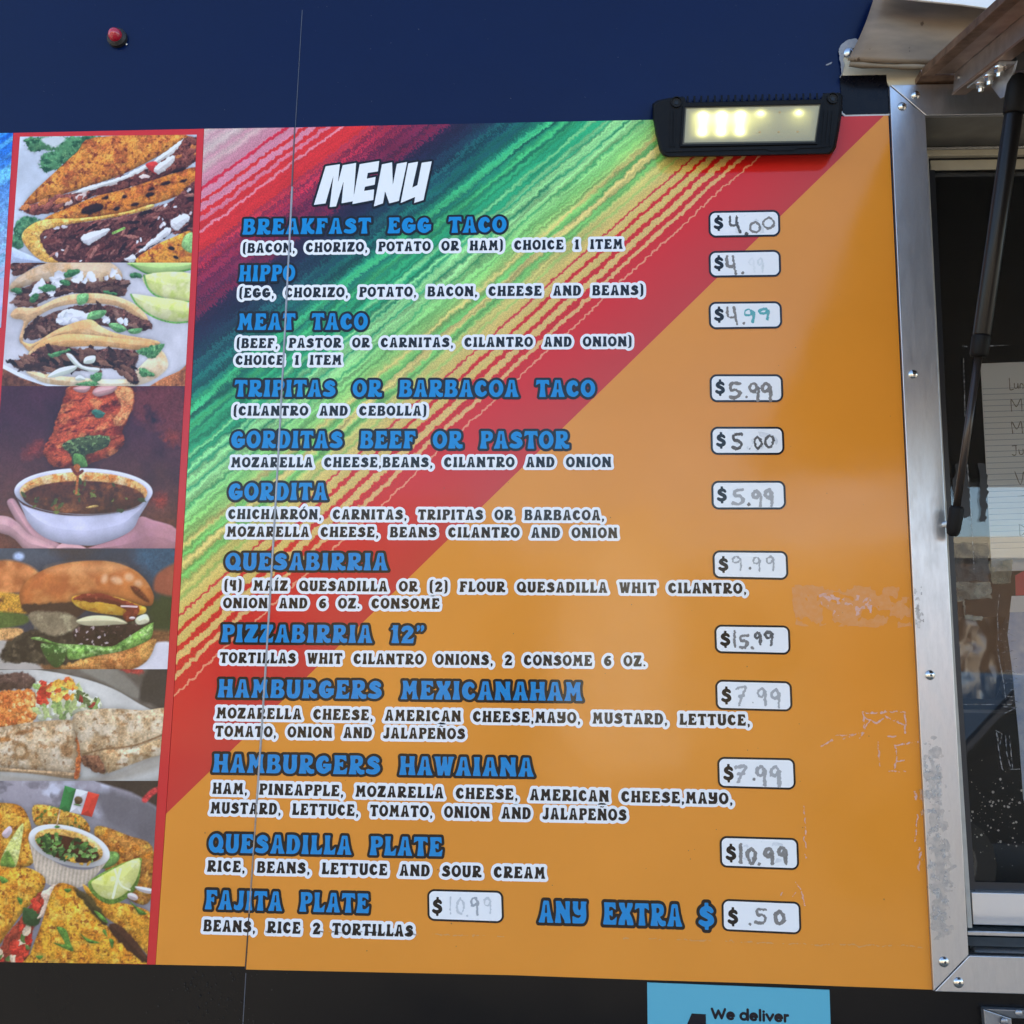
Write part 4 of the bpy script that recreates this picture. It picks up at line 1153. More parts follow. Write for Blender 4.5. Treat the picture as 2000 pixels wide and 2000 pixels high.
SKIN = [((176, 124, 138), 70, .5, .75, .6)]
p.poly([(45, 800), (90, 780), (150, 870), (250, 1000), (400, 1080), (400, 1120), (250, 1120), (150, 1000), (80, 880)], (196, 146, 152), 8, sm=1.0, tex=SKIN, shade=(30, .15))
p.poly([(-200, 900), (20, 890), (110, 930), (190, 1010), (300, 1060), (380, 1120), (180, 1120), (60, 1020), (-200, 960)], (200, 152, 156), 8, sm=1.0, tex=SKIN, shade=(30, .18))
p.poly([(560, 1120), (800, 1020), (900, 900), (1000, 920), (1145, 975), (1145, 1120)], (176, 124, 132), 10, sm=1.0, tex=SKIN)
p.poly([(370, 1120), (400, 1070), (480, 1068), (560, 1100), (560, 1120)], (206, 156, 160), 8, sm=1.0)
p.poly([(95, 735), (150, 820), (360, 880), (560, 890), (760, 870), (900, 830), (985, 745), (960, 810), (905, 900), (870, 970), (800, 1020), (700, 1060), (600, 1085), (500, 1080), (380, 1065), (270, 1020), (190, 940), (150, 860)], (202, 198, 220), 6, shade=(80, .16))
p.ell(543, 733, 450, 152, (216, 212, 230), .01, 6)
p.ell(543, 738, 415, 132, (214, 156, 92), .01, 8, tex=[((226, 190, 150), 60, .45, .7, .8), ((190, 104, 42), 40, .55, .72, .8)])
mm = p.ell(545, 772, 395, 108, (84, 40, 26), .01, 8, tex=[((122, 66, 30), 60, .5, .7, .8), ((58, 26, 20), 40, .55, .75, .7)])
p.ell(430, 840, 100, 32, (128, 72, 40), 0, 14); p.poly([(560, 835), (620, 820), (640, 830), (580, 842)], (206, 160, 92), 5)
p.scatter(mm, 26, (6, 16), [(84, 92, 40), (110, 116, 50), (62, 70, 34)], asp=2)
p.line([(500, 575), (505, 640), (495, 745)], [22, 8, 8], (170, 92, 44), 6)
p.line([(470, 580), (500, 620), (535, 600)], 10, (110, 46, 30), 6)
p.finish('food_picture', YP, strip, 'picture of a red taco dripping into a white bowl of broth')

# 4 ---- burger
p = Paint(quad((1071, 1071), (1307, 1307)), *npx(364, 238), 0, 740, 3.331, 4)
p.c[:] = (58, 62, 76)
for q, c_ in [([(880, 1090), (1160, 1090), (1160, 1300), (980, 1300)], (52, 84, 106)), ([(-200, 1090), (330, 1090), (300, 1200), (-200, 1260)], (74, 80, 92)), ([(950, 1450), (1150, 1400), (1150, 1640), (990, 1640)], (54, 66, 38)), ([(330, 1090), (640, 1090), (500, 1180)], (66, 56, 58))]:
    p.poly(q, c_, 90, wob=60)
p.ell(122, 1155, 34, 26, (176, 190, 222), 0, 24)
p.poly([(-200, 1700), (1150, 1640), (1150, 1950), (-200, 1950)], (120, 80, 52), 30)
p.poly([(980, 1730), (1160, 1740), (1160, 1950), (800, 1950)], (214, 208, 214), 14)
p.poly([(-200, 1700), (60, 1710), (300, 1950), (-200, 1950)], (178, 168, 160), 20)
BUN = [((150, 82, 44), 120, .46, .68, .7), ((230, 168, 104), 60, .58, .75, .6)]
p.poly([(-200, 1230), (0, 1180), (120, 1190), (220, 1230), (260, 1290), (200, 1380), (-200, 1390)], (216, 138, 84), 20, sm=1.0, tex=BUN)
p.poly([(-200, 1400), (120, 1400), (200, 1500), (140, 1530), (-200, 1520)], (206, 150, 60), 18, tex=[((90, 48, 36), 60, .5, .7, .8)])
p.poly([(-200, 1520), (150, 1530), (150, 1600), (-200, 1640)], (84, 100, 50), 18)
p.poly([(-200, 1650), (120, 1620), (110, 1680), (-200, 1720)], (206, 154, 100), 14)
p.poly([(1000, 1330), (1030, 1260), (1130, 1200), (1170, 1190), (1170, 1400), (1020, 1390)], (150, 82, 62), 24, sm=1.0)
p.poly([(400, 1860), (560, 1800), (800, 1740), (1000, 1690), (1005, 1740), (950, 1840), (820, 1900), (560, 1910), (430, 1900)], (214, 154, 84), 10, tex=BUN, shade=(40, .2))
p.poly([(10, 1830), (40, 1720), (200, 1640), (480, 1560), (900, 1540), (980, 1620), (800, 1750), (600, 1800), (420, 1860), (150, 1850)], (66, 58, 48), 14, wob=30, tex=[((40, 34, 32), 40, .45, .68, .85), ((112, 98, 78), 30, .58, .76, .7)])
mm = p.poly([(480, 1640), (560, 1600), (780, 1590), (900, 1600), (930, 1650), (850, 1720), (640, 1740), (500, 1720)], (54, 36, 36), 10, wob=24, tex=[((34, 22, 26), 30, .45, .7, .85)])
p.scatter(mm, 30, (4, 9), [(190, 170, 170), (110, 84, 80)], asp=2)
p.poly([(130, 1440), (130, 1380), (190, 1300), (300, 1235), (440, 1196), (600, 1182), (740, 1192), (870, 1240), (950, 1310), (995, 1390), (1000, 1440), (975, 1478), (860, 1468), (700, 1458), (500, 1460), (330, 1476), (200, 1508), (150, 1490)], (206, 124, 66), 8, sm=1.0, tex=[((166, 90, 50), 170, .50, .72, .7), ((228, 158, 96), 120, .56, .76, .6)], shade=(40, .20))
p.ell(560, 1235, 260, 34, (232, 170, 116), -.03, 60, a=.55)
p.poly([(150, 1470), (300, 1462), (480, 1452), (560, 1500), (480, 1560), (300, 1560), (190, 1540)], (70, 48, 40), 14, wob=20)
p.poly([(200, 1520), (420, 1520), (520, 1590), (420, 1660), (300, 1660), (210, 1600)], (136, 120, 96), 16, wob=20, tex=[((190, 176, 140), 50, .5, .7, .8)])
p.poly([(470, 1420), (600, 1400), (760, 1420), (900, 1470), (950, 1490), (930, 1530), (800, 1540), (620, 1520), (500, 1480)], (222, 166, 58), 8, sm=1.0, tex=[((240, 200, 96), 60, .5, .7, .7), ((180, 110, 40), 30, .6, .75, .7)])
p.poly([(500, 1570), (600, 1540), (740, 1548), (830, 1590), (740, 1600), (600, 1608), (520, 1595)], (218, 206, 166), 8, sm=1.0)
p.poly([(880, 1560), (950, 1530), (970, 1580), (900, 1600)], (222, 214, 180), 8)
p.poly([(470, 1430), (560, 1400), (680, 1400), (800, 1440), (900, 1480), (880, 1560), (830, 1580), (800, 1540), (820, 1500), (700, 1460), (560, 1450)], (118, 48, 36), 8, sm=1.0, wob=16, tex=[((170, 84, 60), 26, .58, .74, .8)])
p.line([(790, 1478), (890, 1482)], 6, (226, 196, 196)); p.ell(860, 1556, 20, 9, (214, 190, 192))
for cx, cy, rx, ry in [(760, 1310, 40, 24), (840, 1290, 30, 26), (900, 1330, 26, 22), (680, 1300, 20, 30)]:
    p.ell(cx, cy, rx, ry, (238, 190, 150), .3, 26, a=.75)
p.poly([(850, 1350), (900, 1360), (970, 1440), (950, 1450), (880, 1400)], (106, 52, 34), 10)
LEAF = [((60, 100, 44), 40, .48, .68, .8), ((190, 214, 146), 30, .56, .74, .7)]
p.poly([(200, 1690), (260, 1680), (380, 1720), (560, 1730), (720, 1740), (800, 1700), (980, 1590), (998, 1610), (985, 1680), (930, 1720), (800, 1770), (640, 1800), (500, 1825), (440, 1820), (420, 1760), (320, 1720)], (126, 168, 82), 6, tex=LEAF, shade=(18, .2))
p.poly([(270, 1720), (420, 1750), (430, 1800), (400, 1860), (350, 1875), (290, 1800)], (58, 84, 42), 10, tex=LEAF)
p.finish('food_picture', YP, strip, 'picture of a glossy bun burger with lettuce')

# 5 ---- burrito halves with rice
p = Paint(quad((1307, 1307), (1525, 1525)), *npx(362, 220), 0, 1290, 2.721, 5)
p.c[:] = (104, 96, 88)
p.c += ((p.n(90, 3) - .5) * 50)[..., None]
p.poly([(420, 40), (620, 50), (760, 180), (700, 200), (560, 120)], (128, 122, 112), 20)
p.poly([(640, 40), (760, 50), (720, 80)], (160, 62, 58), 16, wob=30); p.poly([(800, 50), (900, 50), (880, 100)], (166, 60, 58), 12, wob=30)
p.poly([(790, 40), (900, 40), (900, 260), (800, 230), (740, 200)], (60, 56, 54), 20)
p.poly([(-220, 60), (0, 50), (200, 50), (420, 90), (600, 150), (740, 230), (860, 300), (900, 420), (860, 660), (-220, 660)], (196, 192, 186), 6, shade=(50, .14))
p.poly([(-220, 580), (300, 630), (600, 600), (860, 480), (860, 560), (620, 640), (400, 660), (-220, 640)], (150, 140, 128), 30, a=.7)
mm = p.poly([(-220, 90), (60, 66), (150, 70), (190, 110), (150, 150), (20, 165), (-220, 190)], (92, 68, 62), 10, wob=30, tex=[((60, 42, 42), 26, .45, .7, .85), ((130, 104, 94), 14, .6, .75, .6)])
mm = p.poly([(-220, 190), (60, 160), (170, 160), (200, 220), (190, 300), (120, 350), (-220, 370)], (206, 122, 62), 8, wob=24, tex=[((166, 80, 40), 22, .45, .68, .7)])
p.scatter(mm, 160, (6, 13), [(232, 160, 92), (214, 128, 66), (240, 182, 120), (188, 98, 52)], asp=1.7)
mm = p.poly([(190, 150), (200, 110), (270, 120), (370, 110), (470, 180), (540, 230), (500, 270), (380, 300), (240, 320), (200, 300)], (196, 196, 168), 8, wob=30)
p.scatter(mm, 60, (8, 20), [(228, 226, 216), (176, 188, 126), (140, 164, 96), (214, 210, 186), (120, 140, 90)], asp=2)
p.scatter(p.m_poly([(195, 130), (260, 105), (260, 210), (200, 220)])[0], 16, (12, 22), [(206, 72, 52), (182, 54, 42)])
p.scatter(p.m_poly([(270, 130), (380, 110), (390, 190), (290, 200)])[0], 24, (10, 22), [(232, 166, 70), (240, 190, 96), (208, 96, 52)])
p.scatter(p.m_poly([(410, 180), (480, 170), (520, 230), (440, 250)])[0], 14, (8, 16), [(150, 52, 50), (90, 104, 64)])
FL = [((178, 144, 106), 46, .46, .66, .75), ((226, 208, 184), 60, .52, .72, .8), ((150, 108, 72), 24, .60, .75, .7)]
p.poly([(-220, 400), (0, 355), (200, 325), (390, 320), (415, 400), (425, 500), (415, 600), (380, 625), (150, 590), (-220, 560)], (206, 180, 148), 5, tex=FL, shade=(40, .2))
p.poly([(-220, 555), (150, 580), (410, 600), (380, 628), (150, 600), (-220, 575)], (170, 140, 108), 8)
p.ell(110, 480, 48, 44, (150, 114, 78), .5, 22, wob=40); p.ell(108, 482, 26, 24, (196, 168, 134), .5, 14); p.ell(130, 380, 50, 12, (160, 112, 74), -.2, 12, wob=16); p.ell(350, 480, 40, 26, (160, 120, 84), .6, 16, wob=30); p.ell(20, 420, 40, 14, (176, 120, 72), 0, 12, wob=14)
p.poly([(400, 370), (430, 480), (425, 600), (395, 625), (410, 500)], (206, 116, 66), 8, wob=18, tex=[((150, 70, 44), 16, .5, .7, .8)])
p.poly([(390, 290), (560, 255), (760, 265), (900, 262), (900, 440), (760, 500), (580, 590), (540, 600), (440, 520), (420, 440)], (208, 182, 148), 5, tex=FL, shade=(40, .16))
p.poly([(540, 480), (700, 470), (900, 400), (900, 480), (760, 530), (600, 590), (570, 590)], (184, 154, 116), 8, tex=FL)
p.line([(440, 500), (560, 470), (720, 450), (900, 380)], 5, (140, 108, 78), 6)
p.poly([(440, 510), (520, 510), (560, 585), (530, 600), (450, 560)], (130, 88, 66), 8, wob=18, tex=[((80, 50, 44), 16, .5, .7, .8)])
p.finish('food_picture', YP, strip, 'picture of a halved toasted burrito with orange rice')

# 6 ---- quesadillas round a cup of salsa with a paper flag
p = Paint(quad((1525, 1525), (1878, 1883)), *npx(374, 356), 0, 1290, 2.721, 6)
p.c[:] = (146, 140, 146)
p.poly([(-220, 600), (200, 640), (500, 640), (640, 680), (860, 780), (860, 1000), (700, 900), (400, 800), (-220, 760)], (160, 152, 160), 30, tex=[((200, 200, 214), 70, .5, .7, .8), ((110, 104, 110), 60, .55, .72, .7)])
p.poly([(520, 700), (700, 720), (860, 800), (860, 980), (700, 930), (560, 860)], (112, 106, 110), 50)
p.poly([(500, 630), (860, 630), (860, 780), (700, 700)], (66, 54, 46), 14)
p.line([(770, 740), (810, 700), (860, 680)], 16, (196, 66, 66), 10)
QT = [((196, 118, 36), 40, .46, .66, .75), ((236, 188, 82), 34, .54, .72, .7), ((128, 70, 30), 18, .60, .75, .8)]
p.poly([(-220, 760), (0, 756), (110, 775), (160, 860), (170, 960), (160, 1090), (-220, 1110)], (214, 154, 60), 6, tex=QT, shade=(30, .2))
p.poly([(180, 770), (300, 780), (420, 820), (475, 880), (460, 920), (340, 880), (220, 880), (180, 860)], (196, 148, 66), 8, tex=QT + [((70, 104, 48), 20, .58, .72, .8)])
p.poly([(500, 910), (540, 880), (680, 930), (810, 990), (820, 1200), (760, 1300), (600, 1200), (540, 1050)], (176, 118, 56), 8, tex=QT, shade=(30, .2))
p.ell(570, 1060, 70, 40, (122, 160, 84), -.4, 8, shade=(14, .3))
cup = [(150, 935), (200, 1000), (330, 1090), (480, 1110), (585, 1040), (520, 1130), (440, 1200), (330, 1210), (240, 1180), (190, 1120), (170, 1030)]
m, d_ = p.m_poly(cup, 5)
rib_ = (np.sin(p.X * .30 + p.Y * .04) * 12)[..., None]
p.put(m, np.array((196, 178, 158), float) + rib_)
p.ell(368, 985, 222, 102, (224, 218, 214), .27, 5)
p.ell(366, 985, 186, 80, (206, 156, 82), .27, 6, tex=[((228, 196, 142), 30, .5, .7, .8)])
mm = p.ell(362, 1000, 170, 62, (70, 36, 22), .27, 6)
p.scatter(mm, 90, (6, 15), [(92, 130, 62), (66, 98, 48), (130, 160, 90), (48, 72, 38)], asp=1.7)
p.scatter(p.m_poly([(240, 1010), (300, 1050), (480, 1100), (470, 1075), (300, 1030)])[0], 8, (7, 13), [(212, 160, 62)])
p.poly([(345, 665), (405, 683), (370, 806), (315, 790)], (56, 122, 66), 4, round_=False, sm=1.0)
p.poly([(405, 683), (468, 697), (430, 818), (370, 806)], (224, 218, 222), 4, round_=False, sm=1.0)
p.poly([(468, 697), (528, 712), (488, 832), (430, 818)], (206, 66, 52), 4, round_=False, sm=1.0)
p.ell(417, 745, 22, 21, (96, 74, 52), .2, 6, wob=10); p.ell(412, 768, 20, 4, (92, 120, 72), .2, 4)
p.line([(318, 795), (302, 878)], 4, (206, 170, 130)); p.ell(304, 884, 14, 7, (84, 130, 66))
p.poly([(5, 1060), (30, 1000), (90, 900), (125, 868), (115, 960), (90, 1080), (60, 1110), (10, 1100)], (196, 196, 116), 6, tex=[((226, 222, 168), 30, .5, .7, .8)])
p.poly([(5, 1060), (40, 1010), (70, 1060), (80, 1090), (50, 1110), (10, 1100)], (110, 138, 60), 6)
p.poly([(10, 920), (50, 880), (65, 910), (35, 945)], (212, 190, 196), 6)
p.poly([(-220, 1110), (60, 1100), (160, 1105), (240, 1160), (215, 1240), (120, 1340), (40, 1450), (-40, 1540), (-220, 1560)], (222, 160, 56), 6, tex=QT, shade=(34, .22))
mm = p.poly([(-220, 1560), (-20, 1540), (40, 1450), (130, 1340), (215, 1230), (230, 1300), (180, 1420), (150, 1600), (140, 1650), (-220, 1650)], (150, 62, 44), 8, wob=24, tex=[((96, 40, 34), 30, .45, .7, .8)])
p.scatter(mm, 40, (12, 26), [(206, 66, 48), (92, 116, 60), (180, 48, 40), (216, 190, 160)], asp=1.4)
p.poly([(120, 1320), (160, 1320), (220, 1360), (190, 1410), (130, 1400)], (52, 78, 44), 8, wob=20)
p.poly([(225, 1230), (300, 1190), (330, 1250), (260, 1340), (200, 1370), (235, 1290)], (222, 190, 166), 8, wob=24)
p.poly([(290, 1200), (380, 1195), (440, 1250), (520, 1370), (640, 1460), (760, 1580), (800, 1650), (140, 1650), (160, 1560), (220, 1400)], (224, 162, 52), 6, tex=QT, shade=(30, .2))
p.poly([(440, 1190), (560, 1270), (700, 1300), (810, 1360), (800, 1560), (760, 1540), (640, 1420), (520, 1330)], (214, 148, 50), 8, tex=QT)
p.poly([(390, 1210), (460, 1240), (540, 1330), (570, 1400), (520, 1380), (440, 1280)], (74, 62, 34), 10, wob=20)
p.poly([(580, 1400), (640, 1410), (730, 1500), (790, 1590), (760, 1600), (660, 1520), (600, 1460)], (72, 44, 32), 8, wob=16)
p.poly([(468, 1195), (490, 1160), (600, 1100), (740, 1048), (750, 1090), (735, 1180), (690, 1250), (620, 1290), (560, 1290), (500, 1250)], (120, 152, 64), 6)
p.poly([(486, 1180), (520, 1155), (600, 1110), (738, 1052), (730, 1150), (680, 1225), (610, 1268), (550, 1260), (505, 1225)], (216, 214, 130), 6, sm=1.0, tex=[((232, 228, 176), 40, .5, .7, .8), ((196, 196, 88), 40, .54, .72, .7)])
p.line([(640, 1110), (620, 1180), (600, 1260)], 7, (236, 232, 190)); p.line([(610, 1110), (640, 1190), (690, 1220)], 5, (236, 232, 190))
p.poly([(720, 1200), (810, 1215), (800, 1240), (740, 1225)], (222, 208, 206), 6); p.ell(705, 1255, 30, 18, (216, 196, 192), .4, 6)
for q in [[(300, 1420), (350, 1430), (375, 1500), (390, 1545), (340, 1530), (285, 1500), (345, 1505)], [(425, 1450), (460, 1475), (530, 1500), (470, 1500)], [(500, 1330), (540, 1350), (575, 1395), (540, 1380)], [(580, 1480), (605, 1490), (595, 1530)], [(190, 1570), (230, 1570), (210, 1590)], [(720, 1310), (780, 1345), (740, 1350)], [(340, 1215), (380, 1215), (360, 1235)], [(90, 1260), (120, 1270), (110, 1300)], [(0, 1145), (45, 1170), (10, 1185)], [(545, 1440), (560, 1430), (570, 1470)], [(690, 1280), (760, 1340), (730, 1330)]]:
    p.poly(q, (96, 134, 56), 5, tex=[((64, 100, 44), 20, .5, .7, .8)])
p.finish('food_picture', YP, strip, 'picture of yellow quesadillas around a cup of salsa with a paper flag')

# blue-striped print that continues left of the pictures
p = Paint([(-70, 261), (25.5, 259.5), (2.0, 640), (-80, 640)], 80, 290, 0, 240, 3.714, 9)
t_ = (p.px * .55 + p.py * .84)
g_ = np.clip((p.py - 262) / 300, 0, 1)[..., None]
base = np.array((22, 96, 190)) * (1 - g_) + np.array((196, 206, 226)) * g_
st_ = np.clip((fbm(t_, p.px * .1, 11, 5, 3) - .46) / .16, 0, 1)[..., None]
p.c = base * (1 - st_ * .7) + np.array((120, 200, 236)) * st_ * .7
k_ = np.clip((p.py - 470) / 90, 0, 1)[..., None]
p.c = p.c * (1 - k_ * .5) + np.array((196, 168, 206)) * k_ * .5
o = p.finish('striped_print', YP - .0002, strip, 'blue and white striped print left of the pictures')
# ------------------------------------------------------------------ work light above the menu
LAMPBLK = mat('lamp_black', (.0045, .0045, .005), .5, spec=.14, noise=.4, nscale=120, ncol=(.010, .010, .011), bump=.2, bscale=900)
LAMPIN = mat('lamp_pit', (.004, .004, .004), .8)
lamp = empty('work_light', V(1458, 306, -.004), 'black finned LED work light glowing above the menu', 'work light')
outline = [(1274, 203), (1284, 196), (1310, 190.5), (1333, 188.5), (1337, 200), (1470, 197), (1609, 193.5), (1613, 181.8), (1640, 181), (1646, 187), (1645, 214), (1640, 250), (1633, 288), (1628, 297), (1620, 301.5), (1500, 304), (1420, 305.5), (1302, 307.5), (1294, 304), (1288, 294), (1280, 262), (1275, 230)]
cen = np.mean(outline, 0)
bk = [V(x, y, -.0044) for x, y in outline]
def shrink(k, dy=0): return [(cen[0] + (x - cen[0]) * k, cen[1] + (y - cen[1]) * (k if y > cen[1] else k) + dy) for x, y in outline]
m_ = MB()
rings = [[V(x, y, Y) for x, y in shrink(k)] for k, Y in ((1.0, -.0044), (1.0, -.022), (.985, -.029), (.965, -.031))]
n = len(outline)
vs = [v for rg in rings for v in rg]
fs = [tuple(range(n))[::-1]]
for i in range(len(rings) - 1):
    for k in range(n):
        fs.append((i * n + k, i * n + (k + 1) % n, (i + 1) * n + (k + 1) % n, (i + 1) * n + k))
fs.append(tuple(range((len(rings) - 1) * n, len(rings) * n)))
m_.add(vs, fs).build('housing', LAMPBLK, lamp)
YL = -.031
# bezel with raised rim round the lens
def ring_frame(name, outer, inner, Y0, Y1, m, parent):
    o0, i0 = [V(x, y, Y1) for x, y in outer], [V(x, y, Y1) for x, y in inner]
    o1, i1 = [Vector((v.x, Y0, v.z)) for v in o0], [Vector((v.x, Y0, v.z)) for v in i0]
    k = len(outer)
    vs = o0 + i0 + o1 + i1
    fs = []
    for a in range(k):
        b = (a + 1) % k
        fs += [(a, b, k + b, k + a), (a, 2 * k + a, 2 * k + b, b), (k + a, k + b, 3 * k + b, 3 * k + a)]
    return mesh(name, vs, fs, m, parent)


ring_frame('bezel', [(1334, 204.5), (1607, 198), (1596.5, 281), (1328.5, 286)], [(1338, 208.5), (1603.5, 202.5), (1593, 277.5), (1333, 282)], YL, YL - .0026, LAMPBLK, lamp)
ring_frame('gasket', [(1337.6, 208.4), (1603.6, 202.3), (1593.3, 277.8), (1332.6, 282.2)], [(1340.5, 211.5), (1601, 205.6), (1590.8, 274.6), (1336.4, 278.4)], YL, YL - .0012, mat('gasket_olive', (.07, .062, .035), .5), lamp)
# lens: frosted plate lit by the diodes behind it
nx_, ny_ = 150, 46
lq = [np.array(q) for q in ((1340.5, 211.5), (1601, 205.6), (1590.8, 274.6), (1336.4, 278.4))]
U, Vv = np.meshgrid(np.linspace(0, 1, nx_), np.linspace(0, 1, ny_))
PX = (lq[0] * (1 - U[..., None]) + lq[1] * U[..., None]) * (1 - Vv[..., None]) + (lq[3] * (1 - U[..., None]) + lq[2] * U[..., None]) * Vv[..., None]
X, Y = PX[..., 0], PX[..., 1]
def gs(cx, cy, sx, sy): return np.exp(-.5 * (((X - cx) / sx) ** 2 + ((Y - cy) / sy) ** 2))
LX0 = [1373, 1410, 1447, 1486, 1523, 1560]
lit_top, lit_bot = [1, 1, 1, 1, 0, 1], [1, 1, 1, 0, 0, 0]
glow = np.zeros(X.shape)
for i, cx in enumerate(LX0):
    ty, by = 221 - i * .5, 259 - i * .4
    if lit_top[i]: glow += 1.5 * gs(cx, ty, 6.5, 5.5) + .34 * gs(cx, ty + 7, 17, 14)
    if lit_bot[i]: glow += 1.3 * gs(cx - 2, by, 7, 6) + .75 * gs(cx - 1, (ty + by) / 2, 7.5, 17) + .50 * gs(cx, (ty + by) / 2, 18, 22)
glow += .055
rim = np.clip(np.minimum(np.minimum(U * 260, (1 - U) * 260), np.minimum(Vv * 68, (1 - Vv) * 68)) / 14, .18, 1)
glow *= rim
colr = np.stack([glow * 1.0, glow * (.92 + .05 * np.clip(glow, 0, 1)), glow * (.26 + .42 * np.clip(glow - .6, 0, 1))], -1) * 1.1
P3 = at(X, Y, YL - .0006).reshape(-1, 3)
idx = np.arange(nx_ * ny_).reshape(ny_, nx_)
q4 = np.stack([idx[1:, :-1], idx[1:, 1:], idx[:-1, 1:], idx[:-1, :-1]], -1).reshape(-1, 4)
lens = mesh('lens', P3, q4, None, lamp)
ca = lens.data.color_attributes.new('glow', 'FLOAT_COLOR', 'POINT')
ca.data.foreach_set('color', np.concatenate([colr.reshape(-1, 3), np.ones((len(P3), 1))], 1).ravel().astype(np.float32))
lm = bpy.data.materials.new('lens_frosted')
t, N, L, p = nodes(lm)
a = N.new('ShaderNodeVertexColor'); a.layer_name = 'glow'
p.inputs['Base Color'].default_value = (.36, .32, .19, 1)
p.inputs['Roughness'].default_value = .25
L.new(a.outputs[0], p.inputs['Emission Color']); p.inputs['Emission Strength'].default_value = .24
geo = N.new('ShaderNodeNewGeometry'); add_bump(N, L, p, geo, .35, 1500)
lens.data.materials.append(lm)
LEDON = mat('led_on', (1, 1, .9), .4)
LEDON.node_tree.nodes['Principled BSDF'].inputs['Emission Color'].default_value = (1, .97, .78, 1)
LEDON.node_tree.nodes['Principled BSDF'].inputs['Emission Strength'].default_value = 1.0
LEDOFF = mat('led_off', (.45, .30, .12), .4)
for i, cx in enumerate(LX0):
    for row, lit in ((0, lit_top[i]), (1, lit_bot[i])):
        c = V(cx - 2 * row, (221 - i * .5) if row == 0 else (259 - i * .4), YL - .0009)
        rr = .0020 if lit else .0020
        ring = [c + Vector((math.cos(t_) * rr, 0, math.sin(t_) * rr * .8)) for t_ in np.linspace(0, 2 * math.pi, 14, endpoint=False)]
        MB().hull2(ring, [v + Vector((0, .0003, 0)) for v in ring]).build('diode', LEDON if lit else LEDOFF, lens)
# cooling fins along the top
for i in range(21):
    x = 1341 + i * 13.3
    yb = 200.5 - i * .30
    MB().hull2([V(x, yb, -.030), V(x + 4.0, yb, -.030), V(x + 4.0, yb - 13, -.022), V(x, yb - 13, -.022)],
               [V(x, yb, -.006), V(x + 4.0, yb, -.006), V(x + 4.0, yb - 13, -.006), V(x, yb - 13, -.006)]).build('cooling_fin', LAMPBLK, lamp, bevel=.0006)
# screw pits in the ears, ribs on the flanks
for cx, cy in ((1321, 200), (1626.5, 192.5)):
    c = V(cx, cy, YL - .0002)
    ring = [c + Vector((math.cos(t_) * .0088, 0, math.sin(t_) * .0092)) for t_ in np.linspace(0, 2 * math.pi, 20, endpoint=False)]
    inn = [c + Vector((math.cos(t_) * .0074, 0, math.sin(t_) * .0078)) for t_ in np.linspace(0, 2 * math.pi, 20, endpoint=False)]
    k = 20
    fr = [v + Vector((0, -.0022, 0)) for v in ring]; fi = [v + Vector((0, -.0022, 0)) for v in inn]
    vs = ring + inn + fr + fi
    fs = []
    for a_ in range(k):
        b_ = (a_ + 1) % k
        fs += [(2 * k + a_, 2 * k + b_, 3 * k + b_, 3 * k + a_), (a_, b_, 2 * k + b_, 2 * k + a_), (k + a_, k + b_, 3 * k + b_, 3 * k + a_)]
    so_ = mesh('screw_boss', vs, fs, LAMPBLK, lamp)
    mesh('screw_pit', inn, [tuple(range(k))], LAMPIN, so_)
    MB().tube([c + Vector((0, -.0001, -.001)), c + Vector((0, -.0010, -.001))], [.0036, .0036], 6).build('screw_head', mat('screw_black', (.02, .02, .02), .3, metal=.6), so_)
for x0 in (1310, 1317, 1610, 1618, 1626):
    MB().hull2([V(x0, 216, YL - .0016), V(x0 + 3, 216, YL - .0016), V(x0 - (3 if x0 > 1500 else -1), 286, YL - .0016), V(x0 - (6 if x0 > 1500 else 2), 286, YL - .0016)],
               [V(x0, 216, YL + .001), V(x0 + 3, 216, YL + .001), V(x0 - (3 if x0 > 1500 else -1), 286, YL + .001), V(x0 - (6 if x0 > 1500 else 2), 286, YL + .001)]).build('flank_rib', LAMPBLK, lamp)
MB().hull2([V(1300, 291, YL - .0012), V(1612, 283, YL - .0012), V(1612, 288, YL - .0012), V(1560, 289.5, YL - .0012), V(1550, 293.5, YL - .0012), V(1505, 294.5, YL - .0012), V(1496, 291.5, YL - .0012), V(1300, 297, YL - .0012)],
           [V(1300, 291, YL + .001), V(1612, 283, YL + .001), V(1612, 288, YL + .001), V(1560, 289.5, YL + .001), V(1550, 293.5, YL + .001), V(1505, 294.5, YL + .001), V(1496, 291.5, YL + .001), V(1300, 297, YL + .001)]).build('lower_lip', LAMPBLK, lamp)
MB().box(V(1440, 262, -.0042), V(1480, 230, -.0006)).build('mounting_foot', LAMPBLK, lamp)

# ------------------------------------------------------------------ red marker lamp
ml = empty('marker_lamp', V(230, 78, 0), 'small round red marker lamp on the navy wall', 'lamp')
c = V(230.5, 76, 0)
def dome(name, c, r0, h, m, parent, y0, n=24, k=7):
    vs, fs = [], []
    for j in range(k):
        t_ = j / (k - 1) * math.pi / 2
        for i in range(n):
            q = 2 * math.pi * i / n
            vs.append((c.x + math.cos(q) * r0 * math.cos(t_) if j < k - 1 else c.x + math.cos(q) * 1e-5, y0 - h * math.sin(t_), c.z + math.sin(q) * (r0 * math.cos(t_) if j < k - 1 else 1e-5)))
    for j in range(k - 1):
        for i in range(n):
            fs.append((j * n + i, j * n + (i + 1) % n, (j + 1) * n + (i + 1) % n, (j + 1) * n + i))
    fs.append(tuple((k - 1) * n + i for i in range(n)))
    return mesh(name, vs, fs, m, parent, True)


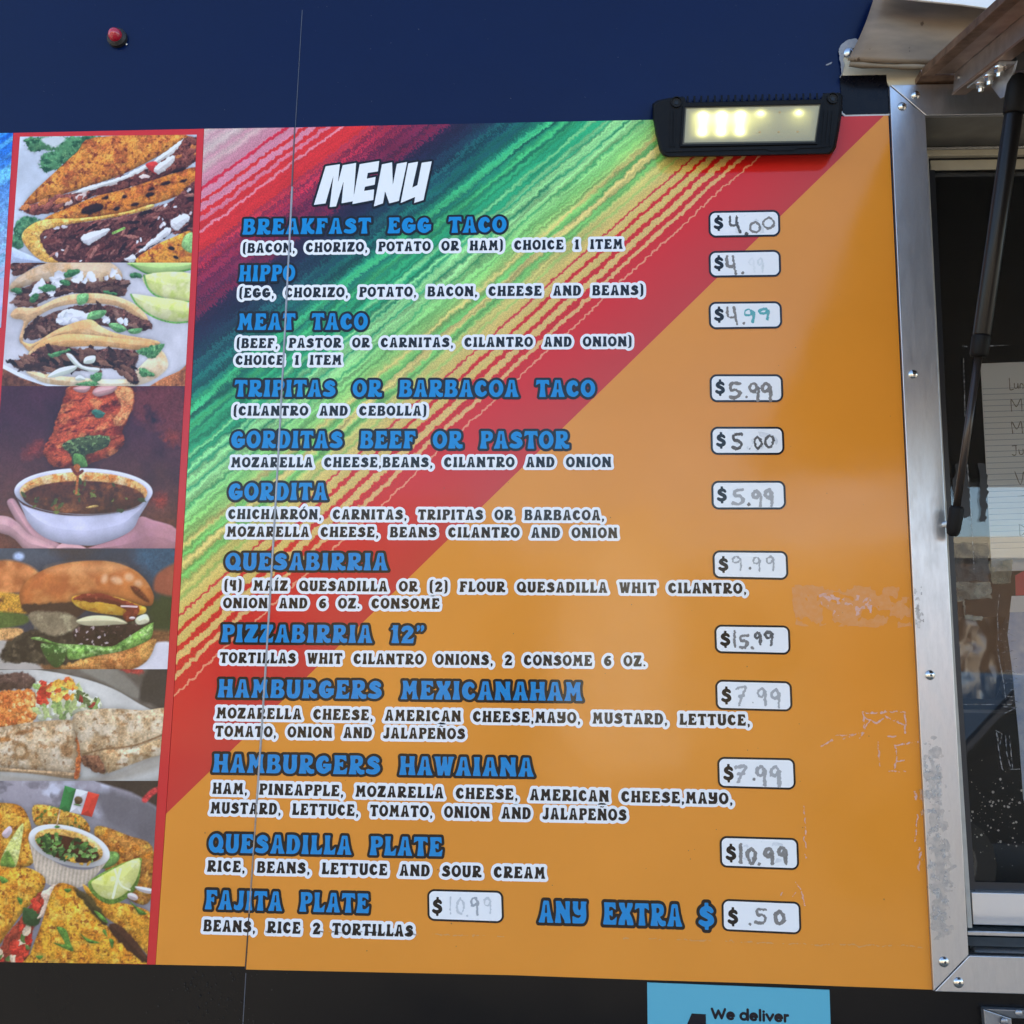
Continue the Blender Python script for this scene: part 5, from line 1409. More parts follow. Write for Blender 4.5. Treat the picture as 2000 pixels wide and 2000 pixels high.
MB().tube([(c.x, 0, c.z), (c.x, -.006, c.z), (c.x, -.010, c.z)], [.0165, .0165, .013], 28).build('base_ring', mat('rubber_black', (.015, .013, .014), .55), ml)
rl = mat('red_lens', (.42, .012, .03), .12, coat=.5)
dome('red_dome', c, .0115, .013, rl, ml, -.0095)
ch = dome('chip', Vector((c.x + .016, 0, c.z - .011)), .0016, .001, mat('chip_white', (.7, .7, .7), .5), ml, -.001, 8, 3)

# ------------------------------------------------------------------ black vinyl patch and pale surround by the window
patch = empty('black_patch', V(1690, 224, -.001), 'glossy black vinyl patch between work light and window frame', 'patch')
slab('patch_sheet', [(1640, 147), (1731.5, 145), (1732.5, 160), (1737.5, 222), (1652, 224), (1646, 218)], -.0026, -.0006, mat('patch_black', (.004, .004, .007), .2, spec=.18, noise=.4, nscale=60, ncol=(.011, .011, .013)), patch)
slab('white_edge', [(1643.5, 205), (1645.5, 219.5), (1652, 224.2), (1737.8, 222.3), (1737.8, 225.4), (1650, 227.4), (1643.8, 222)], -.0022, -.0006, mat('white_edge', (.55, .55, .54), .4), patch)
sur = empty('window_surround', V(1800, 166, -.001), 'cream painted metal strip above the serving window', 'trim')
slab('cream_strip', [(1645, 100), (1760, 88), (2000, 80), (2400, 70), (2400, 156), (2000, 162), (1737, 169), (1732.5, 160), (1731.5, 145.6), (1646, 147.4)], -.0034, -.0008, CREAM, sur)
CAULK = mat('caulk_grey', (.30, .31, .34), .55, noise=.6, nscale=70, ncol=(.20, .20, .23), bump=.5, bscale=220)
ck = decal_px('caulk_bead', lambda X, Y: np.minimum(sd_poly(smooth_path([(1672, 76, 1), (1655, 79, 1), (1641, 90, 1), (1638, 104, 1), (1640, 115, 1), (1643, 140, 1), (1638, 155, 1), (1645, 146, 1), (1648, 130, 1), (1649, 112, 1), (1660, 100, 1), (1676, 88, 1)]), X, Y), 1e3) + (fbm(X, Y, 9, 3, 3) - .5) * 4, (1625, 65, 1690, 165), 1.1, -.0046, CAULK, sur)
for k, (x, y) in enumerate(((1621, 124),)):
    decal_px('paint_chip', lambda X, Y, x=x, y=y: sd_stroke([(x - 7, y + 3), (x, y), (x + 4, y - 3)], [.6, 1.4, .5], X, Y) + (fbm(X, Y, 4, 8, 2) - .5) * 2, (x - 14, y - 9, x + 12, y + 9), .6, -.0012, CAULK, sur)
sc_ = V(1657, 104, -.004)
dome('screw_head', sc_, .0085, .006, mat('zinc', (.62, .64, .68), .3, metal=1.0), sur, -.004)

# ------------------------------------------------------------------ serving window
def alu_mat():
    m = bpy.data.materials.new('aluminium')
    t, N, L, p = nodes(m)
    geo = N.new('ShaderNodeNewGeometry')
    mp = N.new('ShaderNodeMapping'); mp.inputs['Scale'].default_value = (600, 200, 5)
    L.new(geo.outputs['Position'], mp.inputs[0])
    n1 = N.new('ShaderNodeTexNoise'); n1.inputs['Scale'].default_value = 1; n1.inputs['Detail'].default_value = 4
    L.new(mp.outputs[0], n1.inputs['Vector'])
    n2 = N.new('ShaderNodeTexNoise'); n2.inputs['Scale'].default_value = 1; n2.inputs['Detail'].default_value = 7; n2.inputs['Roughness'].default_value = .72
    mp2 = N.new('ShaderNodeMapping'); mp2.inputs['Scale'].default_value = (120, 60, 28); L.new(geo.outputs['Position'], mp2.inputs[0]); L.new(mp2.outputs[0], n2.inputs['Vector'])
    cr = N.new('ShaderNodeValToRGB'); L.new(n2.outputs[0], cr.inputs[0])
    cr.color_ramp.elements[0].position, cr.color_ramp.elements[1].position = .40, .72
    cr.color_ramp.elements[0].color, cr.color_ramp.elements[1].color = (.58, .585, .61, 1), (.50, .50, .515, 1)
    L.new(cr.outputs[0], p.inputs['Base Color'])
    p.inputs['Metallic'].default_value = .92
    r1 = N.new('ShaderNodeMapRange'); L.new(n2.outputs[0], r1.inputs[0]); r1.inputs[1].default_value, r1.inputs[2].default_value = .3, .75
    r1.inputs[3].default_value, r1.inputs[4].default_value = .28, .42
    L.new(r1.outputs[0], p.inputs['Roughness'])
    b = N.new('ShaderNodeBump'); b.inputs['Strength'].default_value = .10; b.inputs['Distance'].default_value = .0006
    L.new(n1.outputs[0], b.inputs['Height']); L.new(b.outputs[0], p.inputs['Normal'])
    return m


ALU = alu_mat()
win = empty('serving_window', V(1860, 1936, -.008), 'aluminium framed serving window with dark glass', 'window')
YW = -.0085
FXo, FXi = float(at(1776, 1000, YW)[0]) * 0 + float(at(1779.5, 1000, YW)[0]), 0
OTL, ITL, IBL, OBL = V(1737.5, 166.5, YW), V(1808, 226, YW), V(1892.5, 1866, YW), V(1823.5, 1936.5, YW)
XRw = OPX1
def bar(name, ring, t=.009):
    return MB().hull2(ring, [Vector((v.x, -.0007, v.z)) for v in ring]).build(name, ALU, win, bevel=.0009)
mids = [V(1808 + 84.5 * q - 1.5 * math.sin(math.pi * q), 226 + 1640 * q, YW) for q in (.25, .5, .75)]
mido = [V(1737.5 + 86 * q - 2.0 * math.sin(math.pi * q), 166.5 + 1770 * q, YW) for q in (.25, .5, .75)]
bar('frame_stile', [OTL, ITL - Vector((.0004, 0, .0002)), *mids, IBL + Vector((-.0004, 0, .0003)), OBL, *mido[::-1]])
bar('frame_rail', [OTL + Vector((.0012, 0, .0006)), Vector((XRw + .046, YW, OTL.z + .0006)), Vector((XRw, YW, ITL.z)), ITL + Vector((.0006, 0, .0004))])
bar('frame_rail', [IBL + Vector((.0006, 0, -.0004)), Vector((XRw, YW, IBL.z - .0004)), Vector((XRw + .046, YW, OBL.z)), OBL + Vector((.0014, 0, 0))])
bar('frame_stile', [Vector((XRw + .0005, YW, ITL.z)), Vector((XRw + .046, YW, OTL.z)), Vector((XRw + .046, YW, OBL.z)), Vector((XRw + .0005, YW, IBL.z))])
SCREW = mat('screw_steel', (.62, .61, .58), .18, metal=1.0)
SOCK = mat('screw_socket', (.03, .03, .03), .5)
for x, y in ((1788, 185.5), (1761.5, 208), (1783, 731), (1816.3, 1318.5), (1843.5, 1878.6), (1871.7, 1918.8)):
    c = V(x, y, YW)
    s_ = dome('screw', c, .0072, .0042, SCREW, win, YW - .0001, 22, 6)
    hx = [c + Vector((math.cos(q) * .0016, -.0046, math.sin(q) * .0016)) for q in np.linspace(0, 2 * math.pi, 6, endpoint=False)]
    MB().hull2(hx, [v + Vector((0, .0008, 0)) for v in hx]).build('socket', SOCK, s_)
# reveal, sash rails and glass
YG = .088
SOFFIT = mat('reveal_metal', (.30, .29, .27), .42, metal=.5, noise=.5, nscale=30, ncol=(.19, .18, .16))
zt, zb = ITL.z, IBL.z
MB().box((.55, -.0075, zt + .0012), (XRw, YG, zt + .0062)).build('head_reveal', SOFFIT, win)
MB().box((.55, -.0075, zb - .0062), (XRw, YG, zb - .0012)).build('sill_reveal', SOFFIT, win)
MB().box((.5525, .0302, zb), (.5565, YG, zt)).build('side_reveal', SOFFIT, win)
def wrail(name, y0, y1, x0, Yf, Yb, m, bevel=.001):
    a, b = V(x0, y0, Yf), V(x0, y1, Yf)
    MB().box((a.x, Yf, b.z), (XRw - .002, Yb, a.z)).build(name, m, win, bevel=bevel)
IVORY = mat('ivory_rail', (.50, .46, .36), .4, noise=.5, nscale=40, ncol=(.38, .33, .25))
wrail('sash_rail', 293, 304.5, 1808, .078, .0879, IVORY)
wrail('sash_rail', 313, 332, 1817, .084, .0879, IVORY)
GAP = mat('rubber_gap', (.008, .008, .009), .6)
wrail('rubber_seal', 304.8, 312.7, 1808, .0862, .0879, GAP, 0)
wrail('sash_rail', 1743, 1806, 1897.5, .070, .0866, mat('sash_alu', (.74, .76, .80), .34, metal=.85, noise=.3, nscale=14, ncol=(.6, .6, .64)))
wrail('rubber_seal', 1722, 1742.6, 1890, .0858, .0866, mat('seal_dark', (.02, .022, .028), .35), 0)
wrail('track_lip', 1819, 1827, 1890, .030, .034, ALU, .0008)
# grey stile edge just inside the frame, black seals beside the glass
slab('stile_edge', [(1806, 300), (1813, 300), (1838, 800), (1868, 1330), (1899, 1812), (1890, 1812), (1860, 1330), (1830, 800)], .022, .030, mat('edge_grey', (.50, .49, .45), .45, noise=.4), win)
slab('rubber_seal', [(1808, 332), (1826, 332), (1848, 800), (1878, 1330), (1905, 1742), (1893, 1742), (1866, 1330), (1836, 800)], .080, .0866, mat('seal_dark', (.02, .022, .028), .35), win)


def glass_mat():
    m = bpy.data.materials.new('window_glass')
    t, N, L, p = nodes(m)
    out = N['Material Output']
    fr = N.new('ShaderNodeFresnel'); fr.inputs[0].default_value = 1.62
    tr = N.new('ShaderNodeBsdfTransparent'); tr.inputs[0].default_value = (.97, .98, .98, 1)
    gl = N.new('ShaderNodeBsdfGlossy'); gl.inputs['Roughness'].default_value = .012
    mx = N.new('ShaderNodeMixShader')
    L.new(fr.outputs[0], mx.inputs[0]); L.new(tr.outputs[0], mx.inputs[1]); L.new(gl.outputs[0], mx.inputs[2])
    L.new(mx.outputs[0], out.inputs['Surface'])
    geo = N.new('ShaderNodeNewGeometry')
    n = N.new('ShaderNodeTexNoise'); n.inputs['Scale'].default_value = 3.0; n.inputs['Detail'].default_value = 1
    L.new(geo.outputs['Position'], n.inputs['Vector'])
    b = N.new('ShaderNodeBump'); b.inputs['Strength'].default_value = .05; b.inputs['Distance'].default_value = .01
    L.new(n.outputs[0], b.inputs['Height']); L.new(b.outputs[0], gl.inputs['Normal'])
    return m


MB().box((.557, YG, zb), (XRw, YG + .004, zt)).build('glass_pane', glass_mat(), win)
def film(name, col, alpha, rough=.4, nscale=60):
    m = bpy.data.materials.new(name)
    t, N, L, p = nodes(m)
    p.inputs['Base Color'].default_value = (*col, 1); p.inputs['Roughness'].default_value = rough
    geo = N.new('ShaderNodeNewGeometry')
    nz = N.new('ShaderNodeTexNoise'); nz.inputs['Scale'].default_value = nscale; nz.inputs['Detail'].default_value = 6
    L.new(geo.outputs['Position'], nz.inputs['Vector'])
    mr_ = N.new('ShaderNodeMapRange'); L.new(nz.outputs[0], mr_.inputs[0]); mr_.inputs[1].default_value, mr_.inputs[2].default_value = .3, .7
    mr_.inputs[3].default_value, mr_.inputs[4].default_value = alpha * .25, min(1, alpha * 1.6)
    L.new(mr_.outputs[0], p.inputs['Alpha'])
    return m


# film left on the glass: adhesive strips, ragged tint, dried spots
YFm = YG - .0006
TINT = mat('tint_film', (.006, .008, .014), .35)
def tintf(X, Y):
    q = [(1866, 905), (1888, 905), (1892, 960), (1897, 1010), (1884, 1012), (1870, 992), (1862, 950)]
    q2 = [(1912, 905), (1924, 905), (1928, 960), (1927, 1012), (1916, 1018), (1914, 960)]
    return np.minimum(sd_poly(q, X, Y), sd_poly(q2, X, Y)) + (fbm(X, Y, 13, 5, 4) - .5) * 13
decal_px('tint_film', tintf, (1845, 880, 1940, 1030), 1.1, YFm, TINT, win)
TAPE = film('tape_film', (.26, .22, .14), .5)
decal_px('tape_strip', lambda X, Y: sd_poly([(1861, 1060), (1930, 1060), (1933, 1134), (1866, 1137)], X, Y) + (fbm(X, Y, 12, 9, 4) - .5) * 9, (1850, 1050, 1945, 1146), 1.2, YFm, film('tape_grey', (.12, .12, .12), .38), win)
decal_px('tape_strip', lambda X, Y: sd_poly([(1935, 1098), (1976, 1096), (1972, 1136), (1940, 1138)], X, Y) - 3 + (fbm(X, Y, 10, 19, 4) - .5) * 7, (1925, 1085, 1985, 1150), 1.0, YFm - .0002, TAPE, win)
decal_px('tape_strip', lambda X, Y: sd_poly([(1862, 1137), (1934, 1136), (1938, 1168), (1884, 1172), (1885, 1200), (1920, 1206), (1918, 1212), (1884, 1210), (1880, 1175), (1862, 1172)], X, Y) + (fbm(X, Y, 9, 23, 4) - .5) * 8, (1850, 1125, 1950, 1225), 1.1, YFm - .0001, film('tape_buff', (.34, .31, .24), .5), win)
EDGE = film('film_edge', (.30, .31, .33), .6, nscale=150)
def film_lines(X, Y):
    d = np.full(X.shape, 1e3)
    S_ = [[(1882, 700), (1884, 780), (1886, 870), (1894, 960), (1899, 1050), (1903, 1120)], [(1948, 1260), (1952, 1290), (1960, 1330), (1964, 1365)], [(1952, 1160), (1948, 1200), (1950, 1250)],
          [(1945, 1427), (1957, 1433), (1953, 1455), (1946, 1430), (1950, 1460), (1957, 1500), (1960, 1505)], [(1964, 1436), (1966, 1470), (1975, 1502)], [(1971, 1434), (1978, 1503)], [(1970, 1503), (1992, 1502)],
          [(1880, 1376), (1975, 1376)], [(1958, 1380), (1985, 1382), (1960, 1394)], [(1880, 676), (1890, 677)], [(1924, 676), (1970, 674)]]
    for s_ in S_: d = np.minimum(d, sd_stroke(s_, .75, X, Y, False))
    for k in range(14):
        y_ = 1215 + k * 12
        d = np.minimum(d, sd_stroke([(1950 + k * 1.2, y_), (1964 + k, y_ + 3 * math.sin(k * 2.3)), (1980 + k, y_ + 5 * math.sin(k))], .45, X, Y))
    return d + (fbm(X, Y, 5, 11, 3) - .45) * 1.6
decal_px('film_edge', film_lines, (1860, 660, 1999, 1515), .9, YFm - .0003, EDGE, win)
sp_ = MB()
for k in range(120):
    x, y = random.gauss(1940, 38), random.gauss(1585, 42)
    if x < 1872 or y < 1480 or y > 1712: continue
    rr = random.choice([.0004, .0006, .0008, .0012, .0018]) * random.uniform(.7, 1.3)
    c = V(x, y, YFm)
    sp_.add([c + Vector((math.cos(q) * rr * random.uniform(.75, 1.2), 0, math.sin(q) * rr * random.uniform(.75, 1.2))) for q in np.linspace(0, 2 * math.pi, 9, endpoint=False)], [tuple(range(9))])
so_ = sp_.build('dried_spots', mat('dried_spot', (.26, .24, .21), .6), win); so_['kind'] = 'stuff'
# residue of old tape on the frame stile
RES = film('residue_grey', (.42, .41, .40), .24, .6, 140)
RESW = film('residue_white', (.58, .57, .56), .42, .7, 160)
decal_px('tape_residue', lambda X, Y: sd_poly([(1802, 1456), (1814, 1446), (1834, 1452), (1842, 1600), (1858, 1700), (1860, 1826), (1822, 1826), (1812, 1640)], X, Y) + (fbm(X, Y, 12, 31, 5) - .45) * 60, (1795, 1436, 1870, 1836), 1.3, YW - .0005, RES, win)
decal_px('tape_residue', lambda X, Y: np.maximum(sd_poly([(1804, 1470), (1834, 1470), (1858, 1820), (1824, 1820)], X, Y), (.60 - fbm(X, Y, 8, 37, 4)) * 30), (1798, 1465, 1866, 1826), 1.0, YW - .0009, RESW, win)
decal_px('grime_mark', lambda X, Y: np.maximum(sd_poly([(1784, 1140), (1800, 1145), (1806, 1230), (1788, 1225)], X, Y), (.54 - fbm(X, Y, 6, 43, 4)) * 30), (1778, 1130, 1812, 1236), 1.0, YW - .0005, film('grime', (.22, .19, .15), .3, .8, 120), win)

for o_ in list(win.children):
    if o_.name.startswith(('tape_residue', 'grime_mark', 'film_edge')): o_['kind'] = 'stuff'
# ------------------------------------------------------------------ papers behind the glass
YPp = YG + .010
paper = empty('lined_note', V(1960, 1100, YPp), 'lined white paper with pencilled weekday names inside the window', 'note')
PAPER = mat('paper', (.78, .79, .80), .8, noise=.25, nscale=8, ncol=(.70, .71, .71))
pw = [(1915, 710), (2075, 704), (2096, 1112), (1937, 1116)]
slab('sheet', pw, YPp, YPp + .0006, PAPER, paper)
RULE = mat('paper_rule', (.30, .36, .46), .8)
for k in range(29):
    y = 759.5 + k * 11.15
    t_ = (y - 710) / 404
    xl = 1915 + 22 * t_ + 1.0
    a_, b_ = V(xl, y, YPp - .0003), V(2074 + 21 * t_, y - 5, YPp - .0003)
    mesh('ruled_line', [a_ - Vector((0, 0, .0005)), b_ - Vector((0, 0, .0005)), b_ + Vector((0, 0, .0004)), a_ + Vector((0, 0, .0004))], [(0, 1, 2, 3)], RULE, paper)
def hand(X, Y):
    d = np.full(X.shape, 1e3)
    for s_ in [[(1971, 739), (1972, 750), (1973, 761), (1980, 760)], [(1981, 749), (1982, 758), (1987, 757), (1988, 749), (1989, 759)], [(1992, 758), (1993, 750), (1998, 751), (1998, 759)],
               [(1976, 803), (1975, 780), (1985, 794), (1994, 779), (1996, 803)], [(2001, 800), (2004, 790), (2009, 800), (2010, 790)],
               [(1978, 847), (1976, 824), (1986, 838), (1994, 823), (1997, 846)], [(2001, 845), (2004, 836), (2010, 845)],
               [(1977, 871), (1986, 870)], [(1984, 870), (1984, 888), (1977, 888)], [(1990, 878), (1992, 887), (1998, 886), (1998, 877)],
               [(1982, 921), (1993, 946), (1999, 922)], [(1991, 1024), (1992, 1046)], [(1990, 1024), (2000, 1030), (2000, 1042), (1992, 1046)], [(1988, 969), (2000, 968)]]:
        d = np.minimum(d, sd_stroke(s_, .8, X, Y))
    return d + (fbm(X, Y, 4, 3, 2) - .5) * .8
decal_px('handwriting', hand, (1965, 730, 2015, 1052), .6, YPp - .0005, mat('pencil', (.20, .17, .14), .8), paper)
post = empty('blue_poster', V(1995, 1570, YPp), 'crinkled pale blue poster with a red band inside the window', 'poster')
PB = mat('poster_blue', (.36, .43, .62), .45, noise=.8, nscale=60, ncol=(.62, .66, .74), bump=.8, bscale=70)
slab('sheet', [(1974, 1186), (1990, 1178), (2120, 1172), (2140, 1600), (2012, 1606), (1999, 1560), (1990, 1440), (1976, 1300), (1968, 1240)], YPp + .004, YPp + .005, PB, post)
slab('red_band', [(1983, 1124), (2000, 1115), (2120, 1112), (2121, 1160), (1984, 1163)], YPp + .003, YPp + .0036, mat('poster_red', (.50, .03, .04), .45), post)
slab('white_band', [(1976, 1164), (2121, 1161), (2122, 1190), (1972, 1196)], YPp + .0032, YPp + .0038, PAPER, post)
MIR = mat('foil_silver', (.13, .12, .11), .34, metal=1, bump=1.0, bscale=45)
foil = empty('foil_tray', V(1920, 1370, .16), 'crumpled foil tray standing behind the dark glass', 'foil tray')
fv, ff = [], []
for j in range(9):
    for i in range(9):
        q = V(1876 + i * 11, 1205 + j * 20, .16)
        fv.append((q.x, .16 + random.uniform(-.012, .012) + .003 * abs(i - 4), q.z))
for j in range(8):
    for i in range(8): ff.append((j * 9 + i, (j + 1) * 9 + i, (j + 1) * 9 + i + 1, j * 9 + i + 1))
fo = mesh('crumpled_side', fv, ff, MIR, foil, True)
MB().box(V(1872, 1392, .152), V(1972, 1378, .30)).build('shelf_edge', mat('shelf_dark', (.05, .05, .05), .4), foil)

# ------------------------------------------------------------------ hatch (awning flap) above the window
H0 = V(1800, 149, -.03)
AA = math.radians(15.0)
dv = Vector((0, -math.cos(AA), -math.sin(AA)))           # out from the wall, sloping down
nv = Vector((0, -math.sin(AA), math.cos(AA)))            # up through the hatch
xv = Vector((1, 0, 0))
AL = 1.36
hatch = empty('window_hatch', H0, 'propped-up metal window hatch with brown edge rail', 'hatch')
def ext(name, prof, l0, l1, m, bevel=0, cut=0.0):
    """extrude a profile (x, n) along the slope; cut skews the near end"""
    a = [H0 + xv * x + nv * y + dv * (l0 + cut * x) for x, y in prof]
    b = [H0 + xv * x + nv * y + dv * l1 for x, y in prof]
    return MB().hull2(b, a).build(name, m, hatch, bevel=bevel)


BRONZE = mat('bronze_rail', (.34, .21, .14), .36, metal=.75, noise=.8, nscale=55, ncol=(.13, .075, .05))
BRONZE2 = mat('bronze_light', (.42, .30, .24), .34, metal=.8, noise=.6, nscale=40, ncol=(.22, .15, .12))
GALV = mat('galvanised', (.50, .50, .52), .38, metal=.9, noise=.6, nscale=60, ncol=(.33, .32, .33))
UNDER = mat('hatch_underside', (.11, .10, .095), .5, metal=.3, noise=.5, nscale=10, ncol=(.07, .065, .06))
ext('edge_rail', [(0, 0), (.019, 0), (.019, .012), (0, .012)], 0, AL, BRONZE, .0006)
ext('edge_rail', [(.0205, .002), (.047, .002), (.047, .010), (.0205, .010)], .002, AL, BRONZE2, .0006)
ext('flange', [(.0475, -.027), (.0515, -.027), (.0515, .006), (.0475, .006)], .004, AL, GALV, .0004)
ext('flange_lip', [(.0445, -.031), (.066, -.031), (.066, -.0275), (.0445, -.0275)], .006, AL, BRONZE2, .0004)
ext('flange_lip', [(.052, -.027), (.0705, -.027), (.0705, -.024), (.052, -.024)], .012, AL, GALV, .0004)
ext('hatch_panel', [(.052, .004), (1.36, .004), (1.36, .016), (.052, .016)], .006, AL, UNDER)
ext('edge_rail', [(1.361, 0), (1.40, 0), (1.40, .02), (1.361, .02)], 0, AL, BRONZE)
a0, b0 = H0 + dv * (AL + .0005), H0 + dv * (AL + .035)
MB().add([], []).hull2([a0 + xv * 0 - nv * .012, a0 + xv * 1.40 - nv * .012, a0 + xv * 1.40 + nv * .02, a0 + nv * .02],
                       [b0 + xv * 0 - nv * .012, b0 + xv * 1.40 - nv * .012, b0 + xv * 1.40 + nv * .02, b0 + nv * .02]).build('front_rail', GALV, hatch)
MB().box((H0.x - .0, -.0285, H0.z + .002), (H0.x + 1.40, -.0036, H0.z + .012)).build('hinge_leaf', BRONZE, hatch)
rv = H0 + xv * .0473 + nv * -.010 + dv * .022
MB().tube([rv, rv - xv * .0022], [.0046, .0038], 14).build('rivet', GALV, hatch)
# strut bracket with bolts
def hp(x, y, l): return H0 + xv * x + nv * y + dv * l
mb = MB()
pl = [(.050, .050), (.073, .050), (.073, .158), (.050, .158)]
mb.hull2([hp(x, -.0345, l) for x, l in pl], [hp(x, -.0312, l) for x, l in pl])
mb.build('bracket_plate', GALV, hatch, bevel=.0005)
pr = [(-.026, .073), (-.008, .098), (-.020, .146), (-.030, .154), (-.060, .138), (-.069, .124), (-.068, .112), (-.042, .080)]
MB().hull2([hp(.0735, y, l) for y, l in pr], [hp(.0768, y, l) for y, l in pr]).build('bracket_tab', GALV, hatch, bevel=.0005)
ZINC = mat('zinc_nut', (.72, .72, .70), .24, metal=1.0)
for x, l in ((.0605, .076), (.0590, .108), (.0570, .144)):
    c0 = hp(x, -.0346, l)
    bo_ = MB().tube([c0, c0 - nv * .008], [.0068, .0068], 6).build('nut', ZINC, hatch)
    MB().tube([c0, c0 - nv * .0018], [.0092, .0092], 20).build('washer', ZINC, bo_)
    MB().tube([c0 - nv * .008, c0 - nv * .013], [.0042, .0042], 12).build('bolt_end', ZINC, bo_)
bs = hp(.0768, -.052, .128)
top = V(1987, 172, -.155)
MB().tube([bs, Vector((top.x - .006, bs.y, bs.z))], [.005, .005], 14).build('ball_stud', ZINC, hatch)

# ------------------------------------------------------------------ gas strut
bot = V(1861, 1042, -.030)
strut = empty('gas_strut', bot, 'black gas strut propping the hatch beside the window', 'gas strut')
ax = (bot - top).normalized()
Ls = (bot - top).length
RUB = mat('rubber_socket', (.006, .0055, .0055), .55, spec=.18, noise=.3, nscale=80, ncol=(.012, .011, .010))
TUBE = mat('strut_black', (.007, .006, .006), .3, spec=.3, noise=.25, nscale=30, ncol=(.014, .012, .010))
ROD = mat('strut_rod', (.055, .045, .040), .28, metal=.6)
MB().tube([top - ax * .020, top - ax * .016, top - ax * .006, top + ax * .010, top + ax * .034, top + ax * .036], [.004, .010, .0142, .0150, .0142, .0128], 26).build('socket', RUB, strut, True)
MB().tube([top + ax * .0362, top + ax * .0385, top + ax * (Ls * .545), top + ax * (Ls * .548)], [.0116, .0124, .0118, .0112], 28).build('tube', TUBE, strut, True)
MB().tube([top + ax * (Ls * .5482), top + ax * (Ls * .552), top + ax * (Ls * .590), top + ax * (Ls * .596)], [.0118, .0128, .0122, .0105], 28).build('collar', RUB, strut, True)
MB().tube([top + ax * (Ls * .597), top + ax * (Ls - .040)], [.0054, .0052], 20).build('rod', ROD, strut, True)
MB().tube([top + ax * (Ls - .040), top + ax * (Ls - .036), top + ax * (Ls - .008), top + ax * Ls, top + ax * (Ls + .004)], [.0085, .0104, .0100, .0085, .005], 22).build('socket', RUB, strut, True)
bt = top + ax * (Ls - .016)
MB().tube([bt, Vector((bt.x - .004, YW, bt.z))], [.005, .005], 12).build('ball_stud', ZINC, strut)

# ------------------------------------------------------------------ weather flap hanging over the hinge
flap = empty('weather_flap', V(1750, 118, -.01), 'dirty beige vinyl weather flap hanging above the hatch', 'flap')
FM = bpy.data.materials.new('flap_vinyl')
t, N, L, p = nodes(FM)
geo = N.new('ShaderNodeNewGeometry')
mp = N.new('ShaderNodeMapping'); mp.inputs['Scale'].default_value = (6, 6, 26); mp.inputs['Rotation'].default_value = (0, .18, 0)
L.new(geo.outputs['Position'], mp.inputs[0])
n1 = N.new('ShaderNodeTexNoise'); n1.inputs['Scale'].default_value = 1.0; n1.inputs['Detail'].default_value = 6
L.new(mp.outputs[0], n1.inputs['Vector'])
n2 = N.new('ShaderNodeTexNoise'); n2.inputs['Scale'].default_value = 95; n2.inputs['Detail'].default_value = 2
L.new(geo.outputs['Position'], n2.inputs['Vector'])
cr = N.new('ShaderNodeValToRGB'); L.new(n1.outputs[0], cr.inputs[0])
cr.color_ramp.elements[0].position, cr.color_ramp.elements[1].position = .42, .66
cr.color_ramp.elements[0].color, cr.color_ramp.elements[1].color = (.25, .185, .128, 1), (.125, .095, .070, 1)
c2 = N.new('ShaderNodeValToRGB'); L.new(n2.outputs[0], c2.inputs[0])
c2.color_ramp.elements[0].position, c2.color_ramp.elements[1].position = .70, .76
c2.color_ramp.elements[0].color, c2.color_ramp.elements[1].color = (1, 1, 1, 1), (.35, .28, .22, 1)
mu = N.new('ShaderNodeMix'); mu.data_type = 'RGBA'; mu.blend_type = 'MULTIPLY'; mu.inputs[0].default_value = 1
L.new(cr.outputs[0], mu.inputs[6]); L.new(c2.outputs[0], mu.inputs[7]); L.new(mu.outputs[2], p.inputs['Base Color'])
p.inputs['Roughness'].default_value = .55
NXf, NYf = 40, 18
def flap_pt(u_, v_, off=0.0):
    """u along the wall, v from the hanging edge up to the fixed edge; the flap lifts off the wall at its lower edge"""
    yl = 118 + 5 * math.sin(u_ * 9) * .4 + 6 * (1 - math.exp(-u_ * 14)) - u_ * 4
    px = 1655 + 1000 * u_
    ytop = -62 - u_ * 30
    py = yl + (ytop - yl) * v_
    px_ = px + (78 * v_ * (1 - u_)) + (4 * math.sin(v_ * 5) * (1 - u_))
    lift = -.026 - .018 * math.sin(v_ * 2.6 + .3) - .006 * math.sin(u_ * 22 + v_ * 3) - .030 * max(0, v_ - .55)
    return V(px_, py, lift + off)
fv, ff = [], []
for o_ in (0, .003):
    for j in range(NYf + 1):
        for i in range(NXf + 1):
            fv.append(flap_pt(i / NXf, j / NYf, o_))
W1 = NXf + 1; N1 = W1 * (NYf + 1)
for j in range(NYf):
    for i in range(NXf):
        a_ = j * W1 + i
        ff += [(a_, a_ + 1, a_ + W1 + 1, a_ + W1), (N1 + a_, N1 + a_ + W1, N1 + a_ + W1 + 1, N1 + a_ + 1)]
for i in range(NXf):
    ff.append((i, N1 + i, N1 + i + 1, i + 1)); k_ = NYf * W1 + i; ff.append((k_, k_ + 1, N1 + k_ + 1, N1 + k_))
for j in range(NYf):
    a_ = j * W1; ff.append((a_, a_ + W1, N1 + a_ + W1, N1 + a_)); b_ = j * W1 + NXf; ff.append((b_, N1 + b_, N1 + b_ + W1, b_ + W1))
mesh('flap_sheet', fv, ff, FM, flap, True)
slab('sunlit_fold', [(1742, -6), (1800, 1), (1880, 9), (1945, 18), (2100, 38), (2300, 60), (2300, -90), (1742, -90)], -.082, -.078, mat('fold_sunlit_white', (.80, .80, .80), .5), flap, bevel=.001)  # near-white strip puts the flap's sunlit top into the colour
# rolled hem under the hanging edge
hem = [flap_pt(q, 0, .006) - Vector((0, 0, .005)) for q in np.linspace(.004, 1, 40)]
MB().tube(hem, [.0045 + .0012 * math.sin(i * 1.7) for i in range(40)], 10).build('hem', mat('hem_beige', (.22, .175, .125), .6, noise=.6, nscale=40, ncol=(.15, .125, .09)), flap, True)

